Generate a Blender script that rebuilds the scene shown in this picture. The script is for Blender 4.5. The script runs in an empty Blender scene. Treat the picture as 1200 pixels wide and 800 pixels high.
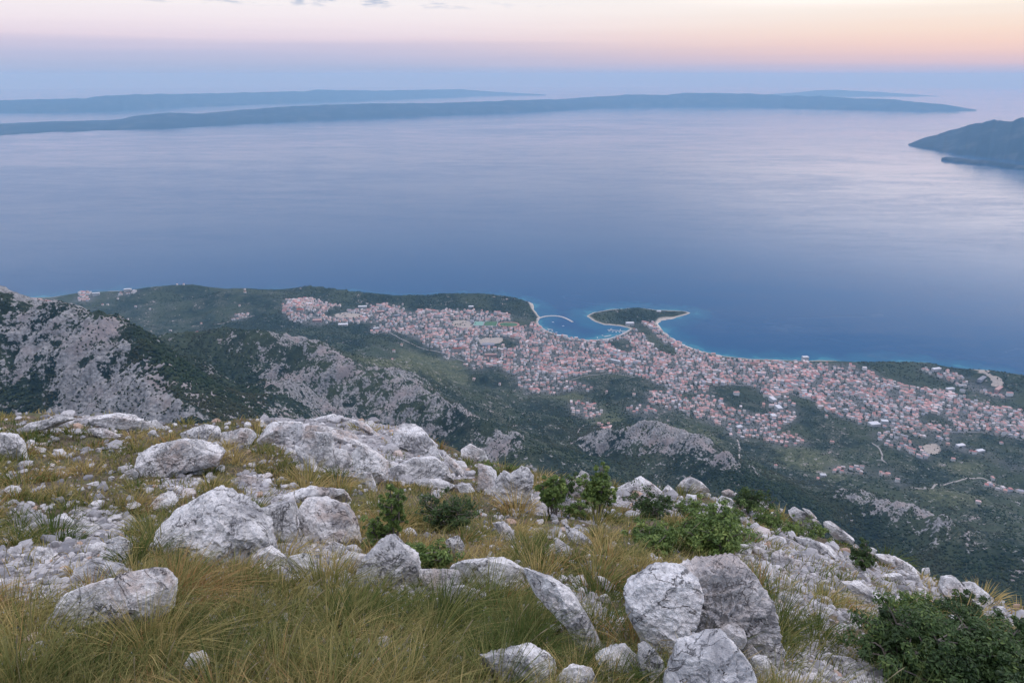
# Dusk view from a rocky limestone ridge over a coastal town, a blue sea and long islands.
import bpy, math, random
import numpy as np

rng = np.random.default_rng(7)
random.seed(7)
C = bpy.context.scene.collection
SEA = -1350.0
PITCH = math.radians(21.3)
FPX = 800.0                     # focal length in pixels of a 1200 px wide picture
SP, CP = math.sin(PITCH), math.cos(PITCH)

# ------------------------------------------------------------------ camera
cd = bpy.data.cameras.new('camera')
cam = bpy.data.objects.new('camera', cd); C.objects.link(cam)
cd.sensor_width = 36.0; cd.lens = 24.0
cd.clip_start = 0.05; cd.clip_end = 400000.0
cam.location = (0, 0, 0)
cam.rotation_euler = (math.radians(90) - PITCH, 0, 0)
bpy.context.scene.camera = cam

# ------------------------------------------------------------------ render settings
sc = bpy.context.scene
sc.render.engine = 'CYCLES'
sc.view_settings.view_transform = 'Standard'
sc.view_settings.look = 'None'
sc.view_settings.gamma = 1.0
sc.view_settings.exposure = 0.0
sc.cycles.max_bounces = 5
sc.cycles.diffuse_bounces = 2
sc.cycles.glossy_bounces = 2
sc.cycles.transmission_bounces = 2
sc.cycles.volume_bounces = 4
sc.cycles.transparent_max_bounces = 4
sc.cycles.caustics_reflective = False
sc.cycles.caustics_refractive = False
sc.cycles.use_denoising = True
try:
    sc.cycles.denoiser = 'OPENIMAGEDENOISE'
    sc.cycles.denoising_input_passes = 'RGB_ALBEDO_NORMAL'
    sc.cycles.denoising_prefilter = 'ACCURATE'
except Exception:
    pass

# ------------------------------------------------------------------ world: dusk sky
SUN_ELEV, SUN_AZ = math.radians(2.5), math.radians(58)      # azimuth from +Y towards +X
w = bpy.data.worlds.new('World'); sc.world = w; w.use_nodes = True
nt = w.node_tree; nt.nodes.clear()
def N(t, **kw):
    n = nt.nodes.new(t)
    for k, v in kw.items(): setattr(n, k, v)
    return n
def Lk(a, b): nt.links.new(a, b)
def ramp(stops, interp='LINEAR'):
    r = N('ShaderNodeValToRGB'); r.color_ramp.interpolation = interp
    e = r.color_ramp.elements
    while len(e) > 1: e.remove(e[-1])
    e[0].position = stops[0][0]; e[0].color = (*stops[0][1], 1)
    for p, c in stops[1:]:
        k = e.new(p); k.color = (*c, 1)
    return r
def srgb(r, g, b):
    f = lambda c: (c/255/12.92) if c/255 <= .04045 else ((c/255+.055)/1.055)**2.4
    return (f(r), f(g), f(b))
def math_n(op, a, b=None, clamp=False):
    m = N('ShaderNodeMath', operation=op); m.use_clamp = clamp
    for i, v in enumerate((a, b)):
        if v is None: continue
        if isinstance(v, (int, float)): m.inputs[i].default_value = v
        else: Lk(v, m.inputs[i])
    return m.outputs[0]
tc = N('ShaderNodeTexCoord'); sep = N('ShaderNodeSeparateXYZ'); Lk(tc.outputs['Generated'], sep.inputs[0])
z = sep.outputs['Z']
# streaky lift of the bands, as thin haze layers lie unevenly
mp = N('ShaderNodeMapping'); mp.inputs['Scale'].default_value = (1.6, 1.6, 60); Lk(tc.outputs['Generated'], mp.inputs[0])
ns = N('ShaderNodeTexNoise'); ns.inputs['Scale'].default_value = 2.0; ns.inputs['Detail'].default_value = 3; Lk(mp.outputs[0], ns.inputs[0])
zz = math_n('ADD', z, math_n('MULTIPLY', math_n('SUBTRACT', ns.outputs[0], .5), .010))
# elevation (sine) 0..0.12 -> 0..1
e1 = math_n('MULTIPLY', zz, 1/.12, True)
away = ramp([(0, srgb(168,184,216)), (.07, srgb(176,188,219)), (.20, srgb(192,195,223)), (.30, srgb(210,204,226)), (.37, srgb(231,218,232)),
             (.50, srgb(244,233,241)), (.7, srgb(251,245,248)), (1, srgb(238,241,250))])
sunw = ramp([(0, srgb(178,187,216)), (.05, srgb(198,192,214)), (.12, srgb(224,199,206)), (.20, srgb(242,208,202)), (.30, srgb(253,218,202)),
             (.42, srgb(255,229,210)), (.62, srgb(255,243,230)), (.85, srgb(252,247,242)), (1, srgb(250,248,246))])
Lk(e1, away.inputs[0]); Lk(e1, sunw.inputs[0])
nrm = N('ShaderNodeVectorMath', operation='MULTIPLY'); nrm.inputs[1].default_value = (1, 1, 0); Lk(tc.outputs['Generated'], nrm.inputs[0])
nr2 = N('ShaderNodeVectorMath', operation='NORMALIZE'); Lk(nrm.outputs[0], nr2.inputs[0])
dt = N('ShaderNodeVectorMath', operation='DOT_PRODUCT'); dt.inputs[1].default_value = (math.sin(SUN_AZ), math.cos(SUN_AZ), 0); Lk(nr2.outputs[0], dt.inputs[0])
mr = N('ShaderNodeMapRange'); mr.interpolation_type = 'SMOOTHSTEP'
mr.inputs['From Min'].default_value = -.25; mr.inputs['From Max'].default_value = 1.0; Lk(dt.outputs['Value'], mr.inputs[0])
az = math_n('POWER', mr.outputs[0], 3.8)
mx = N('ShaderNodeMix', data_type='RGBA'); Lk(az, mx.inputs[0]); Lk(away.outputs[0], mx.inputs[6]); Lk(sunw.outputs[0], mx.inputs[7])
# upper dome
up_f = N('ShaderNodeMapRange'); up_f.interpolation_type = 'SMOOTHSTEP'
up_f.inputs['From Min'].default_value = .11; up_f.inputs['From Max'].default_value = .34; Lk(z, up_f.inputs[0])
upm = N('ShaderNodeMapRange'); upm.inputs['From Min'].default_value = .48; upm.inputs['From Max'].default_value = .85; Lk(z, upm.inputs[0])
upc = N('ShaderNodeMix', data_type='RGBA'); Lk(upm.outputs[0], upc.inputs[0]); upc.inputs[6].default_value = (.20, .42, .84, 1); upc.inputs[7].default_value = (1.95, 1.88, 2.1, 1)
mx2 = N('ShaderNodeMix', data_type='RGBA'); Lk(up_f.outputs[0], mx2.inputs[0]); Lk(mx.outputs[2], mx2.inputs[6]); Lk(upc.outputs[2], mx2.inputs[7])
# small grey clouds low over the horizon
mpc = N('ShaderNodeMapping'); mpc.inputs['Scale'].default_value = (1, 1, 5.5); Lk(tc.outputs['Generated'], mpc.inputs[0])
nc = N('ShaderNodeTexNoise'); nc.inputs['Scale'].default_value = 23; nc.inputs['Detail'].default_value = 6; nc.inputs['Roughness'].default_value = .6; Lk(mpc.outputs[0], nc.inputs[0])
cr = N('ShaderNodeMapRange'); cr.inputs['From Min'].default_value = .52; cr.inputs['From Max'].default_value = .62; Lk(nc.outputs[0], cr.inputs[0])
b1 = N('ShaderNodeMapRange'); b1.interpolation_type = 'SMOOTHSTEP'; b1.inputs['From Min'].default_value = .078; b1.inputs['From Max'].default_value = .087; Lk(z, b1.inputs[0])
b2 = N('ShaderNodeMapRange'); b2.interpolation_type = 'SMOOTHSTEP'; b2.inputs['From Min'].default_value = .30; b2.inputs['From Max'].default_value = .13; Lk(z, b2.inputs[0])
b3 = N('ShaderNodeMapRange'); b3.interpolation_type = 'SMOOTHSTEP'; b3.inputs['From Min'].default_value = .62; b3.inputs['From Max'].default_value = .40; Lk(dt.outputs['Value'], b3.inputs[0])
cf = math_n('MULTIPLY', math_n('MULTIPLY', math_n('MULTIPLY', cr.outputs[0], b1.outputs[0]), b2.outputs[0]), math_n('MULTIPLY', b3.outputs[0], .75))
cc = N('ShaderNodeRGB'); cc.outputs[0].default_value = (*srgb(176,190,216), 1)
mx3 = N('ShaderNodeMix', data_type='RGBA'); Lk(cf, mx3.inputs[0]); Lk(mx2.outputs[2], mx3.inputs[6]); Lk(cc.outputs[0], mx3.inputs[7])
# the glow over the set sun outshines the film, as the sheen on the water shows
g1 = N('ShaderNodeMapRange'); g1.interpolation_type = 'SMOOTHSTEP'; g1.inputs['From Min'].default_value = .07; g1.inputs['From Max'].default_value = .13; Lk(z, g1.inputs[0])
g2 = N('ShaderNodeMapRange'); g2.interpolation_type = 'SMOOTHSTEP'; g2.inputs['From Min'].default_value = .33; g2.inputs['From Max'].default_value = .12; Lk(z, g2.inputs[0])
dg = N('ShaderNodeVectorMath', operation='DOT_PRODUCT'); dg.inputs[1].default_value = (math.sin(math.radians(50)), math.cos(math.radians(50)), 0); Lk(nr2.outputs[0], dg.inputs[0])
g3 = N('ShaderNodeMapRange'); g3.interpolation_type = 'SMOOTHSTEP'; g3.inputs['From Min'].default_value = .74; g3.inputs['From Max'].default_value = 1.0; Lk(dg.outputs['Value'], g3.inputs[0])
glow = math_n('MULTIPLY', math_n('MULTIPLY', g1.outputs[0], g2.outputs[0]), g3.outputs[0])
bg = N('ShaderNodeBackground'); Lk(mx3.outputs[2], bg.inputs[0]); Lk(math_n('ADD', math_n('MULTIPLY', glow, 1.5), 0.98), bg.inputs[1])
sky = N('ShaderNodeTexSky', sky_type='NISHITA'); sky.sun_disc = False
sky.sun_elevation = SUN_ELEV; sky.sun_rotation = SUN_AZ; sky.altitude = 1350
bg2 = N('ShaderNodeBackground'); Lk(sky.outputs[0], bg2.inputs[0]); Lk(math_n('MULTIPLY', up_f.outputs[0], 0.05), bg2.inputs[1])
addn = N('ShaderNodeAddShader'); Lk(bg.outputs[0], addn.inputs[0]); Lk(bg2.outputs[0], addn.inputs[1])
wo = N('ShaderNodeOutputWorld'); Lk(addn.outputs[0], wo.inputs[0])
w.cycles.sampling_method = 'MANUAL'; w.cycles.sample_map_resolution = 512

# ------------------------------------------------------------------ sun: the last soft glow, upper right
sd = bpy.data.lights.new('sun', 'SUN'); sd.energy = 0.8; sd.angle = math.radians(22); sd.color = (1.0, .86, .76)
so = bpy.data.objects.new('sun', sd); C.objects.link(so)
from mathutils import Vector
LAMP_EL = math.radians(24)
so.rotation_euler = Vector((-math.sin(SUN_AZ)*math.cos(LAMP_EL), -math.cos(SUN_AZ)*math.cos(LAMP_EL), -math.sin(LAMP_EL))).to_track_quat('-Z', 'Y').to_euler()

# ------------------------------------------------------------------ helpers
def tag(o, label=None, cat=None, group=None, kind=None):
    if label: o['label'] = label
    if cat: o['category'] = cat
    if group: o['group'] = group
    if kind: o['kind'] = kind
    return o

def mesh_obj(name, verts, tris=None, quads=None, mat=None, parent=None, smooth=True, attrs=None, loc=None, poly=None, mats=None, matidx=None):
    verts = np.asarray(verts, np.float32)
    if loc is not None: verts = verts - np.asarray(loc, np.float32)
    me = bpy.data.meshes.new(name)
    me.vertices.add(len(verts)); me.vertices.foreach_set('co', verts.ravel())
    loops = []; starts = []; n = 0
    for arr, k in ((tris, 3), (quads, 4)):
        if arr is None or len(arr) == 0: continue
        arr = np.asarray(arr, np.int32)
        loops.append(arr.ravel()); starts.append(n + np.arange(len(arr), dtype=np.int32)*k); n += arr.size
    loops = np.concatenate(loops); starts = np.concatenate(starts)
    me.loops.add(len(loops)); me.loops.foreach_set('vertex_index', loops)
    me.polygons.add(len(starts)); me.polygons.foreach_set('loop_start', starts)
    if matidx is not None: me.polygons.foreach_set('material_index', np.asarray(matidx, np.int32))
    me.polygons.foreach_set('use_smooth', np.full(len(starts), bool(smooth)))
    me.update(calc_edges=True)
    for m in (mats or ([mat] if mat else [])): me.materials.append(m)
    for k, v in (attrs or {}).items():
        v = np.asarray(v, np.float32)
        if v.ndim == 1:
            a = me.attributes.new(k, 'FLOAT', 'POINT'); a.data.foreach_set('value', v)
        else:
            a = me.attributes.new(k, 'FLOAT_COLOR', 'POINT')
            if v.shape[1] == 3: v = np.hstack([v, np.ones((len(v), 1), np.float32)])
            a.data.foreach_set('color', v.ravel())
    o = bpy.data.objects.new(name, me); C.objects.link(o)
    if loc is not None: o.location = loc
    if parent: o.parent = parent
    return o

_perm = np.random.default_rng(3).permutation(256).astype(np.int64); _perm = np.concatenate([_perm, _perm, _perm])
_g3 = np.random.default_rng(4).normal(size=(256, 3)); _g3 /= np.linalg.norm(_g3, axis=1)[:, None]
def noise3(x, y, z):
    xi = np.floor(x).astype(np.int64); yi = np.floor(y).astype(np.int64); zi = np.floor(z).astype(np.int64)
    fx, fy, fz = x-xi, y-yi, z-zi
    xi &= 255; yi &= 255; zi &= 255
    u = fx*fx*fx*(fx*(fx*6-15)+10); v = fy*fy*fy*(fy*(fy*6-15)+10); ww = fz*fz*fz*(fz*(fz*6-15)+10)
    def g(dx, dy, dz):
        h = _perm[_perm[_perm[(xi+dx) & 255] + ((yi+dy) & 255)] + ((zi+dz) & 255)]
        gr = _g3[h]
        return gr[..., 0]*(fx-dx) + gr[..., 1]*(fy-dy) + gr[..., 2]*(fz-dz)
    l = lambda a, b, t: a + (b-a)*t
    return l(l(l(g(0,0,0), g(1,0,0), u), l(g(0,1,0), g(1,1,0), u), v), l(l(g(0,0,1), g(1,0,1), u), l(g(0,1,1), g(1,1,1), u), v), ww)
def fbm(x, y, z=0.0, o=4, gain=.5, ridged=False):
    x = np.asarray(x, float); y = np.asarray(y, float); z = np.broadcast_to(np.asarray(z, float), x.shape)
    s = np.zeros_like(x); a = 1.0; f = 1.0
    for i in range(o):
        n = noise3(x*f + 17.3*i, y*f - 9.1*i, z*f + 5.7*i)
        s += a*((1-2*np.abs(n)*1.4) if ridged else n*1.6)
        a *= gain; f *= 2.03
    return s
def sstep(a, b, x):
    t = np.clip((np.asarray(x, float)-a)/(b-a), 0, 1); return t*t*(3-2*t)

# viewing ray of a photograph pixel, used to lay the plan of the place out at true distances
def ray(px, py):
    u = (np.asarray(px, float)-600)/FPX; v = (400-np.asarray(py, float))/FPX
    d = np.stack([u + 0*v, CP + v*SP + 0*u, -SP + v*CP + 0*u], -1)
    return d / np.linalg.norm(d, axis=-1, keepdims=True)
def at_r(px, py, r): return ray(px, py)*np.asarray(r, float)[..., None]
def at_z(px, py, z):
    d = ray(px, py); return d*(z/d[..., 2])[..., None]
def to_px(P):
    f = P[..., 1]*CP - P[..., 2]*SP
    u = P[..., 0]/f; v = (P[..., 1]*SP + P[..., 2]*CP)/f
    return 600 + u*FPX, 400 - v*FPX
def in_poly(x, y, poly):
    poly = np.asarray(poly, float); ins = np.zeros(np.shape(x), bool)
    x0, y0 = poly[-1]
    for x1, y1 in poly:
        c = ((y1 > y) != (y0 > y)) & (x < (x0-x1)*(y-y1)/((y0-y1) if y0 != y1 else 1e-9) + x1)
        ins ^= c; x0, y0 = x1, y1
    return ins
def seg_dist(x, y, pts, vals=None):
    """distance to a polyline and the value interpolated along it at the nearest point"""
    best = np.full(np.shape(x), 1e12); bv = np.zeros(np.shape(x))
    pts = np.asarray(pts, float)
    for i in range(len(pts)-1):
        a, b = pts[i], pts[i+1]; ab = b-a; L2 = max((ab**2).sum(), 1e-9)
        t = np.clip(((x-a[0])*ab[0] + (y-a[1])*ab[1])/L2, 0, 1)
        d = (x-a[0]-t*ab[0])**2 + (y-a[1]-t*ab[1])**2
        m = d < best; best = np.where(m, d, best)
        if vals is not None: bv = np.where(m, vals[i]+(vals[i+1]-vals[i])*t, bv)
    return np.sqrt(best), bv

def material(name):
    m = bpy.data.materials.new(name); m.use_nodes = True
    t = m.node_tree; t.nodes.clear()
    return m, t
class NB:
    """small node builder"""
    def __init__(s, name):
        s.m, s.t = material(name)
    def n(s, typ, ins=None, **kw):
        nd = s.t.nodes.new(typ)
        for k, v in kw.items(): setattr(nd, k, v)
        for k, v in (ins or {}).items():
            i = nd.inputs[k]
            if hasattr(v, 'is_output') or isinstance(v, bpy.types.NodeSocket): s.t.links.new(v, i)
            else: i.default_value = v
        return nd
    def math(s, op, a, b=0.0, clamp=False):
        nd = s.n('ShaderNodeMath', {0: a, 1: b}, operation=op); nd.use_clamp = clamp; return nd.outputs[0]
    def mix(s, f, a, b, blend='MIX'):
        nd = s.n('ShaderNodeMix', {0: f, 6: a if not isinstance(a, tuple) else (*a[:3], 1), 7: b if not isinstance(b, tuple) else (*b[:3], 1)}, data_type='RGBA', blend_type=blend)
        return nd.outputs[2]
    def rng(s, v, a, b, c=0.0, d=1.0, smooth=True):
        nd = s.n('ShaderNodeMapRange', {0: v, 1: a, 2: b, 3: c, 4: d}); nd.interpolation_type = 'SMOOTHSTEP' if smooth else 'LINEAR'; return nd.outputs[0]
    def noise(s, vec, scale, detail=4, rough=.55, dist=0.0):
        return s.n('ShaderNodeTexNoise', {'Vector': vec, 'Scale': scale, 'Detail': detail, 'Roughness': rough, 'Distortion': dist}).outputs[0]
    def attr(s, name, out='Fac'):
        return s.n('ShaderNodeAttribute', attribute_name=name).outputs[out]
    def out(s, shader): s.n('ShaderNodeOutputMaterial', {'Surface': shader}); return s.m

# ------------------------------------------------------------------ the coast
COAST_PX = [(-700,372),(-200,352),(0,350),(60,348),(120,342),(160,340),(220,339),(280,342),(330,342),(370,341),(420,345),(470,349),(520,347),(570,347),(608,351),
 (622,355),(627,363),(634,372),(631,379),(640,387),(655,392),(672,396),(690,398),(712,396),(728,391),(738,385),(725,382),(708,381),(696,377),
 (686,370),(694,366),(712,363),(745,361),(772,363),(800,364),(812,366),(805,369),(790,373),(775,375),(770,379),(776,386),(785,394),
 (800,403),(822,411),(850,417),(880,420),(910,421),(935,422),(960,422),(1000,425),(1030,425),(1060,425),(1085,426),(1110,431),(1150,435),
 (1200,443),(1300,462),(1600,530),(2400,640)]
cw = np.array([at_z(np.float64(a), np.float64(b), SEA)[:2] for a, b in COAST_PX])
LAND = np.vstack([cw, [(cw[-1][0]+3000, -4000), (cw[0][0]-3000, -4000)]])
X0, Y0, STEP = -9000.0, -1500.0, 20.0
gx = np.arange(X0, 9000, STEP); gy = np.arange(Y0, 8200, STEP)
GX, GY = np.meshgrid(gx, gy)
dist, _ = seg_dist(GX, GY, cw)
D = np.where(in_poly(GX, GY, LAND), dist, -dist)
def sample(G, x, y):
    fx = np.clip((np.asarray(x, float)-X0)/STEP, 0, len(gx)-1.001); fy = np.clip((np.asarray(y, float)-Y0)/STEP, 0, len(gy)-1.001)
    i = fx.astype(int); j = fy.astype(int); fx = fx-i; fy = fy-j
    return (G[j, i]*(1-fx)+G[j, i+1]*fx)*(1-fy) + (G[j+1, i]*(1-fx)+G[j+1, i+1]*fx)*fy

PROF = [(-3000,-60),(0,-1.5),(25,4),(250,14),(700,42),(1200,105),(1600,190),(2000,325),(2400,525),(2800,775),(3100,980),(3400,1190),(3600,1290),(4200,1480),(6000,1700)]
base = np.interp(D, [p[0] for p in PROF], [p[1] for p in PROF])
land = sstep(0, 900, D)
base = base + land*(fbm(GX/620, GY/620, 1.5, 5)*34) + sstep(300, 1500, D)*fbm(GX/210, GY/210, 4.2, 4)*16
def ridge(px_pts, slope, wob=.25, seed=0., power=1.0, jag=0.0):
    """spur given by crest points (px, py, range in m, or elevation if it is given as a string)"""
    P = []
    for a, b, c in px_pts:
        P.append(at_z(np.float64(a), np.float64(b), SEA+float(c[1:])) if isinstance(c, str) else at_r(np.float64(a), np.float64(b), float(c)))
    P = np.array(P); el = P[:, 2]-SEA
    wx = GX + fbm(GX/300, GY/300, seed, 3)*110*wob; wy = GY + fbm(GX/300, GY/300, seed+9, 3)*110*wob
    d, v = seg_dist(wx, wy, P[:, :2], el)
    d = d*(1 + wob*fbm(GX/260, GY/260, seed+3, 4))
    z = v - slope*np.power(np.maximum(d, 0), power)*(120**(1-power))
    if jag: z = z + jag*fbm(GX/90, GY/90, seed+5, 4, ridged=True)*.4*np.exp(-d/400)
    return z, d, P
def smax(a, b, k):
    h = np.clip(.5 + .5*(a-b)/k, 0, 1); return b + (a-b)*h + k*h*(1-h)
H = base.copy()
RID = {}
def add_ridge(name, *a, k=14, **kw):
    global H
    z, d, P = ridge(*a, **kw); RID[name] = (d, P); H = smax(H, z, k)
    return P
add_ridge('massif', [(-420,300,1900),(-150,338,1900),(0,352,1780),(60,367,1680),(100,375,1600),(150,397,1520),(185,430,1430),(212,462,1360),(238,500,1290),(262,540,1200)], .85, seed=1, jag=22)
add_ridge('spur', [(180,396,2450),(270,389,2420),(330,400,2330),(375,411,2260),(420,433,2160),(470,455,2060),(520,480,1960),(580,508,1850),(650,540,1720)], .55, seed=2, jag=16)
add_ridge('spur2', [(450,441,2300),(480,444,2260),(505,462,2160),(540,490,2060)], .6, seed=3, jag=10)
add_ridge('knoll', [(680,517,2150),(715,508,2150),(742,505,2120),(775,509,2080),(800,520,2020),(850,545,1920),(900,570,1820)], .5, seed=4, jag=6)
add_ridge('rib', [(985,583,2000),(1010,583,1990),(1060,600,1930),(1120,622,1860),(1200,650,1760),(1300,690,1660)], .5, seed=5, jag=6)
add_ridge('osejava', [(290,344,'e25'),(340,337,'e62'),(372,332,'e88'),(400,336,'e78'),(450,342,'e62'),(500,346,'e50'),(540,341,'e64'),(580,342,'e62'),(608,347,'e42')], .30, seed=6, k=8, wob=.1)
add_ridge('westhill', [(80,344,'e20'),(130,342,'e32'),(180,336,'e70'),(225,333,'e85'),(262,337,'e60')], .25, seed=6.5, k=8, wob=.15)
add_ridge('westhill2', [(225,352,'e85'),(262,342,'e120'),(300,346,'e110'),(350,362,'e100')], .22, seed=6.7, k=20, wob=.15)
add_ridge('peninsula', [(704,369,'e16'),(725,364,'e30'),(748,362,'e34'),(770,366,'e26')], .25, seed=7, k=5, wob=.1)
add_ridge('easthill', [(975,426,'e18'),(1015,422,'e38'),(1050,423,'e46'),(1085,427,'e48'),(1110,432,'e44')], .22, seed=8, k=6, wob=.1)
add_ridge('easthill2', [(1130,434,'e40'),(1165,434,'e62'),(1200,440,'e66'),(1260,452,'e60')], .25, seed=8, k=6, wob=.1)
add_ridge('townhill', [(690,446,'e95'),(715,440,'e105'),(740,450,'e110'),(770,480,'e130')], .16, seed=8.3, k=10, wob=.1)
H = np.where(D < 0, np.minimum(H, D*.12), H)
H = np.where((D >= 0) & (D < 120), np.minimum(H, .5 + D*.45 + 1.5), H)

def elev(x, y): return sample(H, x, y)
def ground(px, py, r0=700, r1=9000, n=900):
    """where the line of sight through a pixel meets the far ground"""
    px = np.atleast_1d(np.asarray(px, float)); py = np.atleast_1d(np.asarray(py, float))
    d = ray(px, py); out = np.zeros((len(px), 3)); done = np.zeros(len(px), bool); prev = np.full(len(px), float(r0))
    for r in np.linspace(r0, r1, n):
        P = d*r; hit = (P[:, 2] <= SEA + np.maximum(elev(P[:, 0], P[:, 1]), 0)) & ~done
        out[hit] = P[hit]; done |= hit
    out[~done] = d[~done]*r1
    return out
def gpoly(pts):
    pts = np.array(pts, float); return ground(pts[:, 0], pts[:, 1])[:, :2]
# ------------------------------------------------------------------ zones of the coast plain, as plots on the ground
TOWN = [
 [(335,352),(365,350),(400,358),(378,366),(392,378),(372,384),(345,378),(330,368)],
 [(385,372),(420,362),(434,357),(470,360),(482,368),(470,378),(432,378),(400,380)],
 [(432,384),(452,378),(455,390),(436,392)],
 [(455,384),(480,365),(520,363),(575,366),(612,372),(628,376),(640,388),(660,394),(690,400),(715,398),(735,392),(745,384),(752,378),(768,378),(778,390),(800,405),(828,414),
  (850,420),(900,424),(940,425),(1000,428),(1022,436),(1060,452),(1100,458),(1130,466),(1160,476),(1200,482),(1240,495),(1240,520),(1200,514),(1150,504),(1110,508),(1080,512),(1045,503),
  (1010,499),(975,487),(955,470),(925,462),(905,470),(880,452),(850,452),(826,460),(800,462),(770,452),(745,440),(720,436),(690,437),(662,445),(640,462),(614,462),(604,445),(580,430),(556,425),(520,412),(495,402),(470,392)],
 [(640,462),(664,446),(690,452),(694,460),(665,460)],
 [(665,472),(690,468),(705,485),(690,492),(668,488)],
 [(730,478),(750,474),(770,482),(765,488),(740,486)],
 [(752,460),(790,458),(800,470),(800,482),(780,482),(760,474)],
 [(800,470),(830,462),(850,472),(870,488),(880,497),(872,505),(845,500),(815,492)],
 [(868,480),(880,478),(905,490),(920,500),(900,512),(868,515),(850,512)],
 [(895,460),(918,462),(935,480),(932,490),(920,500),(898,488)],
 [(1020,508),(1040,506),(1075,520),(1092,536),(1082,538),(1055,528),(1030,520)],
 [(1105,518),(1155,530),(1160,535),(1130,532)],
 [(1010,490),(1040,488),(1045,497),(1020,500)],
 [(968,548),(1012,548),(1015,558),(975,556)],
 [(1030,550),(1048,552),(1045,562),(1028,560)],
 [(1040,560),(1062,563),(1060,570),(1046,568)],
 [(1150,562),(1200,578),(1200,584),(1155,570)],
 [(1165,538),(1200,548),(1200,554),(1170,545)],
 [(1085,515),(1120,512),(1110,524),(1090,522)],
 [(880,512),(935,508),(950,522),(930,524)],
 [(545,424),(560,424),(565,434),(548,434)],
 [(518,412),(538,414),(536,422),(518,421)],
 [(700,495),(716,500),(712,510),(702,506)],
 [(1076,432),(1115,434),(1150,452),(1190,462),(1180,470),(1150,462),(1110,448)],
 [(0,346),(40,350),(60,354),(40,360),(0,352)],
 [(85,352),(100,342),(112,344),(106,356)],[(132,344),(160,340),(162,344),(140,348)],
 [(268,372),(290,366),(296,372),(275,377)],
]
TREES_IN_TOWN = [[(565,396),(610,398),(600,412),(566,408)], [(712,400),(735,398),(745,410),(720,412)],[(600,370),(628,376),(618,384),(600,380)],
 [(745,384),(756,380),(775,400),(800,412),(790,420),(760,402)], [(826,452),(870,450),(905,468),(900,488),(870,480),(838,466)],[(1070,484),(1110,488),(1120,500),(1085,496)]]
FIELDS = [[(412,420),(470,408),(540,422),(555,440),(520,446),(460,440)],[(905,520),(960,530),(1010,552),(980,566),(920,545)],[(1060,575),(1120,572),(1160,590),(1110,600)],[(760,495),(810,500),(850,520),(810,520)],[(640,462),(680,462),(730,490),(720,500),(690,494),(660,470)],[(1110,540),(1160,545),(1150,556),(1100,552)],[(890,505),(940,512),(930,530),(900,522)]]
BARE = [[(525,376),(545,375),(556,382),(548,386),(535,384)],[(1082,519),(1096,518),(1102,530),(1086,534)],[(1125,431),(1140,432),(1175,452),(1160,452)],[(395,366),(425,368),(422,373),(392,372)],
        [(560,398),(590,395),(590,402),(562,404)]]
FOREST = [[(300,347),(345,339),(372,334),(400,338),(450,344),(500,348),(545,343),(610,349),(622,358),(600,368),(480,356),(340,352)],[(694,370),(745,362),(772,364),(768,377),(735,381),(705,378)],
          [(150,346),(190,338),(225,335),(262,341),(250,352)],[(985,428),(1020,424),(1085,428),(1120,436),(1160,460),(1120,455),(1040,440)],[(1150,434),(1200,440),(1260,455),(1200,470),(1165,448)],[(150,395),(200,392),(260,400),(300,430),(320,470),(300,490),(240,492),(200,460),(165,420)],[(620,520),(760,540),(900,590),(1000,640),(1200,720),(1200,660),(1080,640),(960,580),(850,560),(700,530)],
          [(240,376),(420,372),(470,400),(420,410),(300,400),(250,392)],[(480,350),(620,345),(625,370),(600,372),(540,362),(480,362)],
          [(-60,442),(20,442),(60,456),(78,492),(40,510),(-60,510)],[(262,402),(310,413),(370,426),(392,438),(340,442),(290,434),(262,430)],[(270,470),(300,478),(310,500),(280,500)],
          [(640,478),(700,460),(760,500),(730,510),(660,500)]]
ROCKY = [[(-200,330),(0,352),(95,372),(150,396),(200,445),(235,492),(235,600),(-300,600)],
         [(258,388),(330,398),(380,412),(430,440),(490,478),(530,505),(520,540),(440,530),(400,500),(330,470),(280,470),(262,440)],
         [(445,441),(480,443),(505,462),(560,500),(540,505),(470,460)],
         [(690,516),(735,504),(790,510),(850,545),(800,530),(740,528),(690,526)],[(790,525),(860,540),(900,570),(840,555)],
         [(985,583),(1020,580),(1070,602),(1130,625),(1200,652),(1200,664),(1120,642),(1040,622),(1000,604)],
         [(575,500),(605,508),(625,530),(600,545),(565,525)]]
town_w = [gpoly(p) for p in TOWN]; tree_w = [gpoly(p) for p in TREES_IN_TOWN]
fld_w = [gpoly(p) for p in FIELDS]; bare_w = [gpoly(p) for p in BARE]; for_w = [gpoly(p) for p in FOREST]; rock_w = [gpoly(p) for p in ROCKY]
def zone(x, y, polys):
    m = np.zeros(np.shape(x), bool)
    for p in polys:
        bb = (x > p[:, 0].min()) & (x < p[:, 0].max()) & (y > p[:, 1].min()) & (y < p[:, 1].max())
        if bb.any():
            s = np.zeros(np.shape(x), bool); s[bb] = in_poly(x[bb], y[bb], p); m |= s
    return m
def blur(M, n):
    M = M.astype(float)
    for _ in range(n):
        M = (np.roll(M, 1, 0)+np.roll(M, -1, 0)+np.roll(M, 1, 1)+np.roll(M, -1, 1)+2*M)/6
    return M
wob = lambda s, a: (GX + fbm(GX/s, GY/s, 11, 3)*a, GY + fbm(GX/s, GY/s, 23, 3)*a)
wx1, wy1 = wob(90, 22)
Ztown = blur(zone(wx1, wy1, town_w) & ~zone(wx1, wy1, tree_w), 2)
Zfield = blur(zone(wx1, wy1, fld_w), 3); Zbare = blur(zone(wx1, wy1, bare_w), 1); Zfor = blur(zone(wx1, wy1, for_w), 3)
wx2, wy2 = wob(160, 60)
Zrock = blur(zone(wx2, wy2, rock_w), 4)
Zfor_raw = Zfor; Zrock = Zrock*(1-.9*Zfor)*(1+.0*Zfor)
gyy, gxx = np.gradient(H, STEP); SLP = np.hypot(gxx, gyy)

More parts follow.
